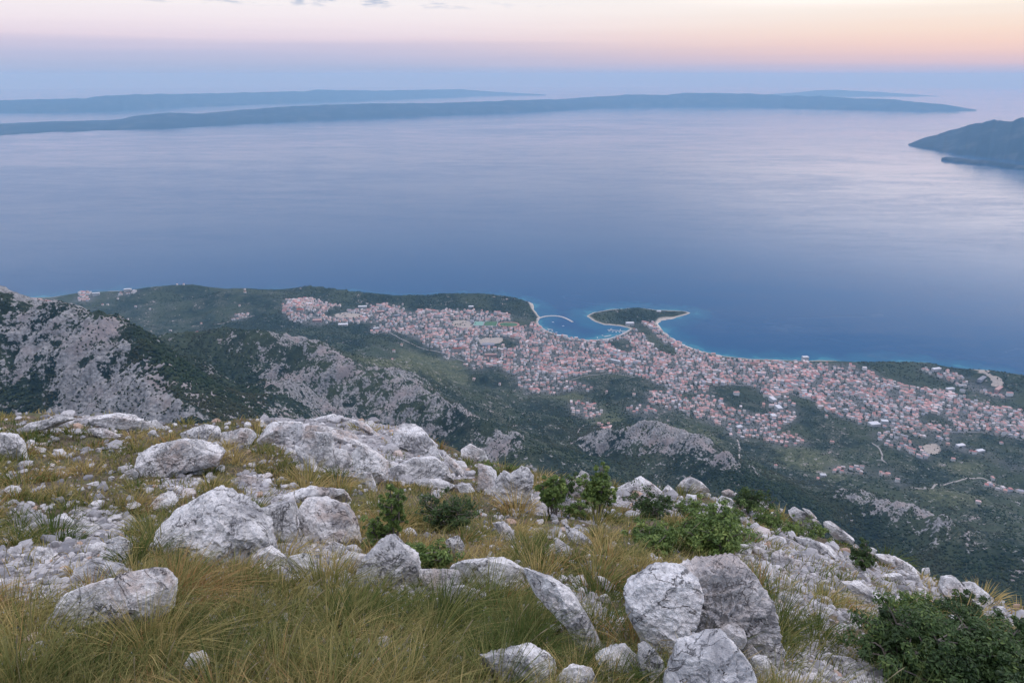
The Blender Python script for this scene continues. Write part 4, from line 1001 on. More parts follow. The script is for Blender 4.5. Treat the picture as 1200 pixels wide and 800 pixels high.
RK = [
 ([(0,507),(15,509),(25,520),(28,533),(30,543),(15,540),(-15,540),(-22,512)], 'rounded boulder cut by the left picture edge near the crest', {}),
 ([(12,506),(32,496),(62,490),(80,485),(88,491),(75,495),(60,499),(38,503),(22,508)], 'long flat ledge at the far left end of the crest', {'mat':1}),
 ([(85,501),(100,492),(120,487),(140,484),(155,487),(166,492),(162,503),(150,500),(125,497),(110,498),(95,504)], 'broad pale ledge on the crest below the grey massif', {}),
 ([(105,503),(120,501),(140,510),(135,514),(117,512)], 'low pale slab in dry grass just in front of the broad crest ledge', {}),
 ([(160,496),(180,492),(192,499),(190,504),(172,504)], 'small crest rock at the end of the broad pale ledge', {'mat':1}),
 ([(212,508),(240,497),(257,500),(260,512),(252,523),(225,520)], 'hind block of the big split boulder on the grassy shoulder', {}),
 ([(160,532),(172,524),(200,516),(225,517),(250,520),(259,530),(250,541),(215,548),(210,560),(180,562),(165,550)], 'long front block of the big split boulder on the grassy shoulder', {'rough':1.3}),
 ([(261,505),(272,501),(287,502),(299,512),(298,522),(266,527),(262,517)], 'rounded block just right of the split boulder', {}),
 ([(174,640),(185,617),(200,602),(225,587),(240,577),(250,571),(265,571),(282,582),(300,595),(315,612),(324,628),(322,642),(300,650),(260,658),(225,658),(200,667),(182,660)], 'largest white scarred boulder of the left slope, rising to a blunt peak', {'crack':.01}),
 ([(147,552),(155,549),(161,555),(157,563),(149,564)], 'small round stone left of the split boulder', {'thick':1}),
 ([(174,592),(185,580),(200,576),(208,587),(197,599),(177,600)], 'half hidden stone in grass above the white scarred boulder', {'mat':1}),
 ([(30,521),(36,519),(41,523),(38,527),(31,527)], 'tiny upper stone of the pair beside the left edge boulder', {}),
 ([(35,527),(44,523),(52,526),(49,532),(37,532)], 'tiny lower stone of the pair beside the left edge boulder', {}),
 ([(60,612),(66,604),(74,603),(86,613),(80,620),(60,620)], 'pointed stone in grass above the left rubble', {'mat':1}),
 ([(92,610),(98,605),(104,608),(102,615),(93,616)], 'small stone right of the pointed stone in the left grass', {}),
 ([(54,737),(62,718),(82,700),(108,690),(140,682),(160,668),(175,665),(179,673),(190,685),(200,698),(196,712),(165,730),(125,738),(100,736),(72,745)], 'smooth grey wedge shaped boulder deep in the grass at lower left', {'planes':12,'rough':.6}),
 ([(125,633),(140,628),(152,631),(150,650),(135,661),(127,648)], 'grey block standing in the left rubble patch', {'mat':1}),
 ([(88,666),(105,658),(140,664),(150,671),(135,683),(105,689)], 'flat layered slab at the foot of the left rubble patch', {'mat':1}),
 ([(38,646),(45,640),(57,642),(61,656),(45,661)], 'knobbly pale stone in the left rubble patch', {'rough':1.6}),
 ([(105,640),(116,635),(124,640),(118,650),(107,650)], 'tilted flake between the knobbly stone and the grey block', {}),
 ([(217,780),(225,765),(235,763),(243,778),(240,797),(220,797)], 'small dark stone almost swallowed by grass at the bottom', {'mat':1}),
 ([(13,776),(27,770),(37,773),(32,787),(14,790)], 'small stone in the bottom left corner', {'mat':1}),
 ([(34,756),(47,751),(50,763),(37,770)], 'small stone just above the one in the bottom left corner', {}),
 ([(300,592),(330,580),(362,571),(402,572),(410,590),(404,600),(378,590),(355,588),(342,592),(308,600)], 'broad tilted slab lying behind the split grey blocks', {'rscale':1.08}),
 ([(303,597),(320,590),(342,587),(350,610),(354,630),(340,640),(322,632),(305,612)], 'left one of the two split grey blocks, beside the white scarred boulder', {'planes':12,'rough':.8}),
 ([(350,596),(358,584),(378,583),(405,593),(417,612),(424,632),(412,642),(385,640),(358,636),(352,614)], 'right and larger one of the two split grey blocks', {'planes':12,'rough':.8}),
 ([(300,511),(315,496),(337,494),(354,495),(355,517),(332,523),(307,521)], 'rounded hump at the left end of the crest outcrop', {}),
 ([(352,511),(370,505),(388,508),(394,543),(380,554),(362,532)], 'upright pale block in the middle of the crest outcrop', {}),
 ([(345,522),(360,530),(380,553),(370,557),(350,541)], 'leaning flake below the upright block of the crest outcrop', {'mat':1}),
 ([(392,525),(405,527),(411,538),(400,552),(392,545)], 'rounded knob beside the upright block of the crest outcrop', {}),
 ([(355,499),(382,500),(412,507),(424,515),(410,522),(387,512),(357,507)], 'long flat bench along the top of the crest outcrop', {}),
 ([(367,490),(392,485),(402,491),(385,496)], 'highest thin slab of the crest outcrop', {}),
 ([(412,492),(430,497),(452,512),(446,514),(420,501)], 'sloping rib of bedrock running down the skyline right of the outcrop top', {}),
 ([(410,531),(425,522),(440,530),(455,542),(451,552),(436,567),(428,572),(415,547)], 'wide fractured face of the crest outcrop above the tall shrub', {'crack':.02}),
 ([(425,553),(435,553),(442,572),(431,577)], 'narrow foot stone under the fractured face', {'mat':1}),
 ([(380,510),(400,508),(425,518),(440,525),(425,524),(400,520)], 'low bedrock step between bench and fractured face', {}),
 ([(457,517),(465,503),(477,497),(492,504),(507,519),(520,535),(516,542),(500,536),(485,524),(470,518)], 'leaning pointed slab standing on the skyline with a dark crack', {'crack':.03,'thick':.7}),
 ([(457,548),(485,536),(507,535),(520,547),(531,567),(510,565),(482,562),(460,559)], 'angular roof shaped block below the leaning slab', {'planes':12}),
 ([(485,563),(515,562),(533,569),(520,576),(495,572)], 'low slab at the foot of the roof shaped block', {}),
 ([(517,527),(532,542),(550,554),(550,561),(537,556),(525,541)], 'thin blade of rock slanting down right of the leaning slab', {}),
 ([(540,527),(550,520),(565,529),(572,540),(561,544),(540,537)], 'white skyline knob left of the tall upright blocks', {}),
 ([(560,543),(575,547),(581,552),(583,578),(570,581),(560,572)], 'square upright block, left half of the tall skyline pair', {'planes':12}),
 ([(580,553),(590,549),(600,557),(606,552),(612,546),(620,549),(625,558),(622,575),(628,592),(615,598),(600,593),(585,580)], 'jagged upright block, right half of the tall skyline pair', {'rough':1.4,'crack':.02}),
 ([(577,613),(590,611),(602,622),(604,636),(597,634),(588,624)], 'curved white stone half buried right of the low shrub', {}),
 ([(535,568),(550,566),(557,574),(540,577)], 'small white block at the foot of the skyline pair', {}),
 ([(508,574),(520,574),(521,580),(508,580)], 'tiny pale stone in grass under the roof shaped block', {}),
 ([(522,636),(534,627),(545,640),(540,656),(528,652)], 'white stone just below the low round shrub', {}),
 ([(472,622),(482,618),(489,625),(484,630),(474,629)], 'bright stone hidden among the leaves of the forked shrub', {}),
 ([(417,673),(425,655),(442,637),(452,629),(462,628),(475,640),(490,652),(493,667),(487,683),(460,692),(435,692),(420,684)], 'pyramid shaped grey boulder in the middle of the slope', {'planes':12}),
 ([(492,668),(515,666),(537,672),(541,686),(520,697),(497,684)], 'low broken slab right of the pyramid shaped boulder', {'mat':1}),
 ([(520,690),(545,686),(570,696),(560,712),(530,708)], 'flat blue grey slab in the grass below the broken slab', {'mat':1}),
 ([(527,665),(540,655),(570,651),(600,659),(622,668),(630,682),(600,692),(570,694),(545,687)], 'upper hump of the long curved bedrock rib', {}),
 ([(613,668),(645,678),(665,690),(682,712),(705,738),(723,762),(705,777),(690,757),(672,727),(650,702),(625,690)], 'lower arm of the long curved bedrock rib running downhill', {'thick':.6}),
 ([(562,768),(582,761),(600,759),(620,760),(640,770),(653,786),(645,806),(600,810),(566,795)], 'rough rounded boulder at the bottom picture edge', {'rough':1.3}),
 ([(652,792),(662,783),(680,779),(690,780),(700,802),(690,822),(655,820)], 'pale stone right of the rough boulder at the bottom edge', {}),
 ([(698,770),(720,760),(735,757),(750,762),(753,782),(740,800),(710,800)], 'blue grey rounded stone at the foot of the great twin boulder', {'mat':1}),
 ([(749,760),(762,753),(772,762),(786,786),(786,815),(755,818),(749,782)], 'tapering stone wedged between rounded stone and great boulder', {'mat':1}),
 ([(731,692),(738,683),(750,675),(770,664),(795,661),(815,668),(820,690),(812,715),(803,740),(797,765),(775,790),(752,767),(744,745),(735,716)], 'left smooth half of the great twin boulder', {'planes':12,'rough':.8,'mat':1}),
 ([(795,668),(815,657),(837,652),(855,658),(868,670),(878,690),(886,712),(896,735),(906,756),(916,776),(900,790),(860,780),(800,770),(788,745),(788,720),(792,700)], 'right rugged half of the great twin boulder with ochre stain', {'rough':1.9,'crack':.03,'mat':2,'planes':12}),
 ([(781,792),(797,763),(822,755),(840,740),(852,752),(866,766),(878,783),(888,808),(780,830)], 'sharp edged grey slab leaning in front of the great twin boulder', {'planes':12,'rough':.6,'rscale':.86,'mat':1}),
 ([(842,739),(855,730),(870,732),(875,745),(869,758),(852,751)], 'pinkish cube shaped stone perched at the side of the leaning slab', {'mat':2,'rscale':.87,'planes':12,'rough':.5}),
 ([(872,760),(882,755),(890,764),(884,772),(874,770)], 'loose stone below the cube shaped one', {'mat':2,'rscale':.93}),
 ([(880,772),(895,766),(905,778),(897,790),(882,786)], 'next loose stone downhill of the great boulder', {'mat':1,'rscale':.95}),
 ([(660,612),(666,621),(675,622),(687,628),(699,642),(685,642),(668,634)], 'smooth white half buried stone with a pointed tail', {}),
 ([(650,634),(660,630),(668,641),(667,657),(652,651)], 'grey flake left of the smooth white stone', {'mat':1}),
 ([(624,621),(635,618),(644,626),(632,629)], 'small flat stone in the middle meadow', {}),
 ([(672,618),(690,617),(693,623),(680,625)], 'thin flat slab above the smooth white stone', {'mat':1}),
 ([(696,679),(705,675),(720,685),(723,691),(707,689)], 'flat stone in grass left of the great boulder', {}),
 ([(700,699),(710,696),(716,703),(705,706)], 'small round stone left of the great boulder', {}),
 ([(648,566),(657,560),(675,562),(687,570),(685,579),(662,584),(650,577)], 'broad rock between the two upright skyline shrubs', {'rough':1.4}),
 ([(676,558),(682,551),(691,555),(691,567),(677,564)], 'white tip rising between the two upright skyline shrubs', {}),
 ([(720,573),(740,565),(751,558),(762,566),(776,573),(760,582),(730,582)], 'white hump on the skyline right of the upright shrubs', {'rough':1.4}),
 ([(775,576),(784,568),(795,577),(785,582)], 'small pointed skyline rock next to the white hump', {}),
 ([(792,572),(802,565),(812,559),(823,565),(832,573),(812,580)], 'domed skyline rock above the thicket', {'rough':1.4}),
 ([(804,579),(817,580),(818,592),(805,590)], 'small block under the domed skyline rock', {}),
 ([(837,589),(846,581),(857,584),(865,592),(850,596)], 'smooth blue grey dome behind the thicket', {'planes':4,'rough':.5,'mat':1}),
 ([(829,592),(845,590),(862,596),(862,602),(845,602)], 'white ledge under the smooth dome', {}),
 ([(845,574),(855,573),(866,578),(860,581),(848,580)], 'thin slab on the skyline behind the smooth dome', {}),
 ([(885,590),(892,584),(901,592),(897,602)], 'small rock on the skyline beyond the dark low bush', {}),
 ([(862,606),(872,603),(877,614),(865,616)], 'grey stone with flat top behind the thicket edge', {'mat':1}),
 ([(875,618),(887,612),(896,621),(885,626)], 'rounded grey stone where the scree begins', {'mat':1}),
 ([(862,639),(872,637),(882,643),(875,649),(863,647)], 'white flat stone on the scree below the thicket', {}),
 ([(904,650),(916,644),(928,655),(914,664),(905,660)], 'blue grey angular stone in the upper scree', {'mat':1}),
 ([(923,602),(933,595),(948,603),(965,614),(954,619),(936,613)], 'long skyline ledge beyond the low bushes', {}),
 ([(966,612),(978,611),(1000,627),(1000,635),(981,628)], 'skyline ledge next down the crest from the long one', {}),
 ([(930,628),(951,629),(978,641),(991,664),(966,650),(939,640)], 'wide bedrock sheet below the skyline ledges', {'mat':1}),
 ([(984,648),(1002,659),(1021,669),(1014,676),(990,667)], 'narrow bedrock rib left of the dark crest bush', {'mat':1}),
 ([(1026,649),(1050,653),(1078,666),(1081,676),(1050,667),(1032,661)], 'long thin ledge right of the dark crest bush', {}),
 ([(990,684),(1011,683),(1032,698),(1039,710),(1029,718),(1011,703)], 'blocky outcrop in the lower scree near the big bush', {'rough':1.5}),
 ([(1102,690),(1107,676),(1119,675),(1135,692),(1135,702),(1110,697)], 'angular grey boulder on the crest above the big bush', {'planes':12,'mat':1}),
 ([(1128,682),(1143,683),(1158,695),(1168,711),(1149,709),(1137,697)], 'long grey boulder just right of the angular crest boulder', {'planes':12,'mat':1}),
 ([(1080,666),(1089,665),(1090,673),(1080,673)], 'small crest stone left of the angular boulder', {}),
 ([(1026,676),(1056,672),(1063,684),(1035,685)], 'low slab on the crest slope left of the angular boulder', {'mat':1}),
 ([(1063,675),(1077,672),(1081,684),(1068,686)], 'pale block between low slab and angular boulder', {}),
 ([(976,768),(982,767),(1002,770),(1004,783),(988,788),(978,781)], 'clean blue grey stone lying alone near the big bush', {'mat':1,'planes':12,'rough':.5}),
 ([(966,760),(975,758),(979,765),(969,768)], 'small stone just above the clean blue grey one', {}),
 ([(1163,757),(1176,754),(1190,775),(1176,778)], 'pale stone showing between the bushes at lower right', {'rscale':.9}),
 ([(1112,720),(1128,724),(1139,735),(1120,735)], 'pale stone showing through the top of the big bush', {'rscale':.8}),
 ([(295,645),(315,641),(335,650),(333,663),(310,667),(293,664)], 'white knobbly stone at the foot of the white scarred boulder', {'rough':1.5}),
 ([(337,648),(352,647),(373,671),(360,674),(347,677),(337,662)], 'pointed rock right of the knobbly one', {'mat':1}),
 ([(372,648),(395,635),(405,645),(402,657),(378,657)], 'dark undercut stone below the split grey blocks', {'mat':1}),
 ([(386,664),(396,656),(412,648),(428,652),(430,664),(416,672),(396,671)], 'rubbly ledge between the split grey blocks and the pyramid boulder', {'rough':1.6}),
 ([(316,668),(326,662),(334,668),(328,674)], 'brownish stone in the rubble under the white scarred boulder', {'mat':2}),
 ([(0,575),(12,568),(24,572),(20,580),(4,582)], 'flat stone in the grass at the left picture edge', {'mat':1}),
 ([(20,622),(42,612),(50,606),(46,618),(28,628)], 'grey strip of rock above the left rubble patch', {'mat':1}),
 ([(218,549),(228,545),(240,550),(236,556),(222,556)], 'small dark stone under the split boulder', {'mat':1}),
 ([(276,560),(286,556),(300,560),(298,570),(282,570)], 'brownish stone beside the gravelly hollow', {'mat':2}),
 ([(940,595),(950,598),(958,606),(950,606)], 'tiny skyline chip behind the long ledge', {}),
]
for pl, lab, kw in RK: make_rock(pl, lab, **kw)
# loose stones scattered by hand-placed plots; what tells them apart is where they lie
LOOSE = [('loose white stones along the skyline', 'small loose white stone on the rocky skyline', [(195,502,8),(205,498,7),(290,497,9),(455,528,8),(470,540,9),(452,560,8),(505,556,7),(528,545,7),(553,532,7),(640,560,7),(700,566,9),(712,572,8),(765,575,7),(788,580,7),(806,572,8),(830,580,7),(868,590,7),(880,600,8),(905,603,9),(915,598,8),(957,621,8),(975,632,7),(1003,640,9),(1022,645,10),(1040,652,9),(1062,660,10),(1088,680,10),(1096,688,9),(1120,700,9),(1147,704,9),(1172,714,10),(1185,722,9),(1060,690,10),(1045,684,9)]),
 ('loose grey stones of the scree', 'loose grey stone lying on the scree slope', [(880,655,12),(895,640,9),(890,670,10),(905,680,12),(920,672,9),(935,660,11),(945,676,9),(950,650,10),(960,665,9),(970,690,11),(915,700,13),(925,718,11),(938,705,12),(948,722,9),(962,712,12),(978,705,10),(990,720,11),(1000,735,12),(1012,728,10),(930,690,9),(868,630,8),(850,622,8),(858,655,9),(905,625,8),(918,632,9),(900,730,10),(893,715,11),(1018,690,9),(1003,672,9)]),
 ('loose stones at the bottom right', 'loose stone in the gravel strip at the bottom edge', [(905,785,14),(918,792,16),(935,788,14),(950,795,18),(968,792,13),(985,797,16),(1003,795,13),(1020,798,15),(895,800,18),(1035,799,12),(912,772,12)]),
 ('loose stones of the left rubble', 'loose stone in the rubble patch at the left', [(70,625,9),(80,632,10),(95,622,9),(100,628,11),(112,618,10),(120,612,9),(133,608,10),(143,618,9),(112,660,10),(122,668,9),(70,655,12),(75,668,11),(62,670,10),(30,660,11),(20,672,12),(10,660,9),(48,680,12),(95,650,10),(90,640,9),(140,605,8)]),
 ('loose stones in the meadow', 'small pale stone half hidden in the meadow grass', [(60,545,7),(115,528,8),(130,560,7),(190,570,8),(245,557,8),(330,560,8),(420,600,9),(440,592,8),(505,596,7),(560,600,8),(562,625,8),(610,648,8),(640,660,9),(655,645,7),(690,652,8),(725,662,8),(745,655,7),(600,598,7),(728,640,7),(710,628,7),(575,648,9),(650,672,9),(668,676,10),(680,684,9),(390,585,7),(440,655,8),(480,690,9),(470,700,10),(450,705,9),(500,700,9)])]
for grp, lab, pts in LOOSE:
    for (x_, y_, w_) in pts:
        lr = np.random.default_rng(int(x_*13+y_)); k_ = lr.integers(6, 9); an = np.sort(lr.uniform(0, 6.28, k_)+0); an = np.linspace(0, 6.28, k_, endpoint=False)+lr.uniform(-.3, .3, k_)
        rr_ = w_/2*lr.uniform(.75, 1.15, k_); asp = lr.uniform(.5, .85)
        make_rock([(x_+r_*math.cos(a_), y_+r_*asp*math.sin(a_)) for a_, r_ in zip(an, rr_)], lab, name='stone', group=grp, sub=3, mat=int(lr.integers(0, 3)) if 'left' in grp or 'bottom' in grp else int(lr.integers(0, 2)), planes=7, cat='stone')

# fine rubble
def px_sample(n, y0=480, y1=860, x0=-260, x1=1460):
    P, ok = near_ground(rng.uniform(x0, x1, n), rng.uniform(y0, y1, n), 24); return P[ok]
P = px_sample(80000)
rb = rubble_at(P[:, 0], P[:, 1]); P = P[rng.random(len(P)) < np.where(rb > 0, rb*.66, np.where(np.linalg.norm(P, axis=1) < 4.2, .2, .12))]
rP = np.linalg.norm(P, axis=1); n = len(P)
szp = np.exp(rng.normal(np.log(2.3), .55, n)); szp = np.clip(szp, 1.0, 9.0)
srad = szp/FPX*rP
vb, fb = ICO[1]; V = vb[None]*(1+rng.uniform(-.22, .22, (n, len(vb), 1)))
for _ in range(5):
    nn = rng.normal(size=(n, 3)); nn /= np.linalg.norm(nn, axis=1)[:, None]; dt_ = np.einsum('nij,nj->ni', V, nn)-rng.uniform(.45, .8, n)[:, None]
    V = V - np.maximum(dt_, 0)[..., None]*nn[:, None]
V = V*rng.uniform(.6, 1.15, (n, 1, 3))*np.array([1, 1, .7])*srad[:, None, None]
a = rng.uniform(0, 6.28, n); ca, sa_ = np.cos(a)[:, None], np.sin(a)[:, None]
V = np.stack([V[..., 0]*ca-V[..., 1]*sa_+P[:, :1], V[..., 0]*sa_+V[..., 1]*ca+P[:, 1:2], V[..., 2]+P[:, 2:3]+(srad*.25)[:, None]], -1)
b = NB('rubble_stone'); P_ = b.n('ShaderNodeNewGeometry').outputs['Position']
tn = b.attr('tone'); a3 = b.noise(P_, 40, 4, .65)
c = b.mix(tn, (.17, .17, .18), (.62, .60, .59)); c = b.mix(b.rng(a3, .4, .65, 0, .5), c, (.22, .21, .22)); c = b.mix(b.rng(tn, .93, .98), c, (.38, .27, .21))
M_rub = b.out(b.n('ShaderNodeBsdfPrincipled', {'Base Color': c, 'Roughness': .93, 'Specular IOR Level': .2, 'Normal': b.n('ShaderNodeBump', {'Height': a3, 'Strength': .7, 'Distance': .006}).outputs[0]}).outputs[0])
o = mesh_obj('rubble', V.reshape(-1, 3), tris=(fb[None]+(np.arange(n)*len(vb))[:, None, None]).reshape(-1, 3), mat=M_rub, smooth=False, attrs=dict(tone=np.repeat(rng.random(n), len(vb))))
tag(o, 'broken limestone rubble and gravel between the boulders', kind='stuff'); print('rubble', n)
# ------------------------------------------------------------------ grass
def in_rock(P):
    m = np.zeros(len(P), bool)
    for Cc, hw_, T, pl, dp in ROCKS:
        rel = P-Cc; lx = rel@CAM_R; lz = rel@CAM_F; ly = rel@CAM_U
        hh_ = (pl[:, 1].max()-pl[:, 1].min())/2/FPX*dp
        m |= (lx/(hw_*.80))**2 + (lz/(T*.8+1e-6))**2 + (ly/(hh_*1.0+1e-6))**2 < 1
    return m
# tussocks: blades fan out from a common root; a thinner short turf lies between them
P = px_sample(5200, 482, 960)
rb = rubble_at(P[:, 0], P[:, 1]); patch = fbm(P[:, 0]/1.3, P[:, 1]/1.3, 71, 3); rP = np.linalg.norm(P, axis=1)
pr = np.clip(.62 + patch*1.1, .05, 1)*(1-.93*rb)*.9
P = P[rng.random(len(P)) < pr]; P = P[~in_rock(P)]
# no two tussocks on the same spot
keep = np.ones(len(P), bool)
for i in range(len(P)):
    if keep[i]:
        d_ = np.hypot(P[i+1:, 0]-P[i, 0], P[i+1:, 1]-P[i, 1]); r0_ = np.linalg.norm(P[i]); keep[i+1:] &= d_ > .028*r0_+.05
P = P[keep]; rP = np.linalg.norm(P, axis=1); nt_ = len(P); print('tussocks', nt_)
tsz = np.exp(rng.normal(-.05, .33, nt_)).clip(.4, 1.75)*(1+.3*np.clip(fbm(P[:, 0]/.9, P[:, 1]/.9, 83, 2), -.8, 1))
nb_ = (np.interp(rP, [2, 3.5, 6, 10, 18], [150, 130, 95, 62, 44])*tsz).astype(int)
T_ = np.repeat(np.arange(nt_), nb_); n = len(T_); r_ = rP[T_]
ra = rng.uniform(0, 6.28, n); rq = np.sqrt(rng.random(n)); rw_ = (.045 + .008*r_)*tsz[T_]
bx = P[T_, 0] + np.cos(ra)*rq*rw_; by = P[T_, 1] + np.sin(ra)*rq*rw_
hgt = np.interp(r_, [2, 4, 7, 12, 18], [.195, .20, .20, .225, .25])*tsz[T_]*(1-.30*rq)*rng.uniform(.6, 1.15, n)
hgt = hgt*(1-.35*rubble_at(bx, by)); fan = .30 + .75*rq
wnd = np.clip(.26 + .6*fbm(bx/.9, by/.9, 91, 2), -.1, .9)
lx = np.cos(ra)*fan*.8 + wnd*.8 + rng.normal(0, .12, n); ly = np.sin(ra)*fan*.8 - wnd*.1 + rng.normal(0, .12, n)
tuid = rng.normal(0, 1, nt_)[T_]; tuid2 = rng.normal(0, 1, nt_)[T_]
# short turf
S_ = px_sample(36000, 482, 900); rs_ = rubble_at(S_[:, 0], S_[:, 1]); ps = fbm(S_[:, 0]/.8, S_[:, 1]/.8, 171, 3)
S_ = S_[(rng.random(len(S_)) < np.clip(.72+ps*.8, .08, 1)*(1-.96*rs_))]; S_ = S_[~in_rock(S_)]; m2 = len(S_)
k2 = 6; I2 = np.repeat(np.arange(m2), k2); r2 = np.linalg.norm(S_, axis=1)[I2]; n2 = len(I2); a2 = rng.uniform(0, 6.28, n2)
bx = np.r_[bx, S_[I2, 0]+rng.normal(0, 1, n2)*(.02+.004*r2)]; by = np.r_[by, S_[I2, 1]+rng.normal(0, 1, n2)*(.02+.004*r2)]
hgt = np.r_[hgt, rng.uniform(.05, .15, n2)]; f2_ = rng.uniform(.2, 1.1, n2); lx = np.r_[lx, np.cos(a2)*f2_*.7+.2]; ly = np.r_[ly, np.sin(a2)*f2_*.7]
r_ = np.r_[r_, r2]; tuid = np.r_[tuid, rng.normal(0, .4, n2)]; tuid2 = np.r_[tuid2, rng.normal(0, .4, n2)]; n = len(bx)
bz = gz(bx, by)-.015
K = 3
tt = np.array([0, .38, .72, 1.0]); wdt = np.maximum(.0012, r_*.00050)*rng.uniform(.7, 1.3, n)
wprof = np.array([1.0, .9, .6, .06])
wa = rng.uniform(0, 6.28, n); sx, sy = np.cos(wa), np.sin(wa)
verts = np.empty((n, 4, 2, 3), np.float32)
for k in range(4):
    t = tt[k]; cx = bx + hgt*lx*t**1.9; cy = by + hgt*ly*t**1.9; cz = bz + hgt*(t - .38*np.hypot(lx, ly)*t**2.2)
    for s_, sg in ((0, -1), (1, 1)):
        verts[:, k, s_, 0] = cx + sg*sx*wdt*wprof[k]; verts[:, k, s_, 1] = cy + sg*sy*wdt*wprof[k]; verts[:, k, s_, 2] = cz
base_i = (np.arange(n)*8)[:, None]
gq = np.concatenate([base_i + np.array([2*k, 2*k+1, 2*k+3, 2*k+2])[None] for k in range(3)], 0)
# colour of each blade: fresh, olive, straw or russet, in drifts
dr = fbm(bx/1.6, by/1.6, 101, 3)*.8 + .40*tuid + .10 + rng.normal(0, .22, n) + .06; dr2 = fbm(bx/.9, by/.9, 111, 2)*.7 + .25*tuid2 + rng.normal(0, .15, n)
pal = np.array([(.078,.128,.034),(.145,.170,.046),(.265,.235,.078),(.46,.350,.150),(.330,.185,.075)])
ci = np.where(dr < -.20, 0, np.where(dr < .12, 1, np.where(dr < .48, 2, 3))); ci = np.where((dr2 > .48) & (ci >= 1), 4, ci)
bc = pal[ci]*np.array([1.02, 1.0, .92])*rng.uniform(.75, 1.25, (n, 1))
cv = np.empty((n, 4, 2, 3), np.float32)
tipc = bc*.55 + np.array([.46, .38, .20])*.45*np.where(ci[:, None] > 0, 1, .35)
for k, f_ in enumerate((0, .25, .6, 1.0)): cv[:, k, :, :] = (bc*(1-f_) + tipc*f_)[:, None, :]
b = NB('dry_grass'); P_ = b.n('ShaderNodeNewGeometry').outputs['Position']
col = b.attr('tint', 'Color')
df = b.n('ShaderNodeBsdfDiffuse', {'Color': col}); tr = b.n('ShaderNodeBsdfTranslucent', {'Color': col})
M_grass = b.out(b.n('ShaderNodeMixShader', {0: .32, 1: df.outputs[0], 2: tr.outputs[0]}).outputs[0])
o = mesh_obj('grass', verts.reshape(-1, 3), quads=gq, mat=M_grass, smooth=False, attrs=dict(tint=cv.reshape(-1, 3)))
tag(o, 'wind combed dry mountain grass, olive to straw coloured', kind='stuff'); print('blades', n)
# taller bleached flower stalks
Q = px_sample(420, 600, 900, -100, 1250); Q = Q[~in_rock(Q)]; Q = Q[(np.linalg.norm(Q, axis=1) < 6) & (rubble_at(Q[:, 0], Q[:, 1]) < .5)][:70]; n = len(Q)
V_, F_ = [], []; Ct = []
for i in range(n):
    h = rng.uniform(.20, .36); a = rng.uniform(-.9, .5); ln = rng.uniform(.1, .6); wd = .0011; s0 = len(V_)
    prof = [(0,1),(.3,.9),(.6,.8),(.82,.7),(.88,1.7),(.93,2.2),(.97,1.6),(1.0,.3)]
    for t, w_ in prof:
        c = Q[i] + np.array([math.cos(a)*ln*h*t**2, math.sin(a)*ln*h*t**2*.4, h*(t-.12*ln*t*t)])
        for k in range(3):
            ang = k*2.094; V_.append(c + wd*w_*np.array([math.cos(ang), math.sin(ang), 0])); Ct.append((.42,.35,.22))
    for lv in range(len(prof)-1):
        for k in range(3): F_.append((s0+lv*3+k, s0+lv*3+(k+1) % 3, s0+lv*3+3+(k+1) % 3, s0+lv*3+3+k))
o = mesh_obj('grass_stalks', V_, quads=F_, mat=M_grass, smooth=True, attrs=dict(tint=np.array(Ct)))
tag(o, 'thin bleached seed stalks standing over the grass', kind='stuff')

# ------------------------------------------------------------------ shrubs
def leaf_mat(name, c1, c2, c3):
    b = NB(name); tn = b.attr('tone')
    c = b.mix(b.rng(tn, 0, .6), c1, c2); c = b.mix(b.rng(tn, .75, 1.0), c, c3)
    df = b.n('ShaderNodeBsdfPrincipled', {'Base Color': c, 'Roughness': .55, 'Specular IOR Level': .35}); tr = b.n('ShaderNodeBsdfTranslucent', {'Color': c})
    return b.out(b.n('ShaderNodeMixShader', {0: .25, 1: df.outputs[0], 2: tr.outputs[0]}).outputs[0])
M_leaf = [leaf_mat('bright_leaves', (.048,.090,.020), (.130,.195,.044), (.27,.33,.085)), leaf_mat('dark_leaves', (.020,.043,.013), (.050,.092,.024), (.12,.175,.042))]
M_bark = plain('grey_bark', (.13,.11,.095), .9, .3, 20)
def tube(path, radii, k=5):
    V, F = [], []; path = np.array(path)
    for i, p in enumerate(path):
        t = path[min(i+1, len(path)-1)]-path[max(i-1, 0)]; t = t/(np.linalg.norm(t)+1e-9); u = np.cross(t, (0.3, .9, .1)); u /= np.linalg.norm(u); v = np.cross(t, u)
        for j in range(k):
            a = 2*math.pi*j/k; V.append(p + radii[i]*(math.cos(a)*u+math.sin(a)*v))
    for i in range(len(path)-1):
        for j in range(k): F.append((i*k+j, i*k+(j+1) % k, (i+1)*k+(j+1) % k, (i+1)*k+j))
    return V, F
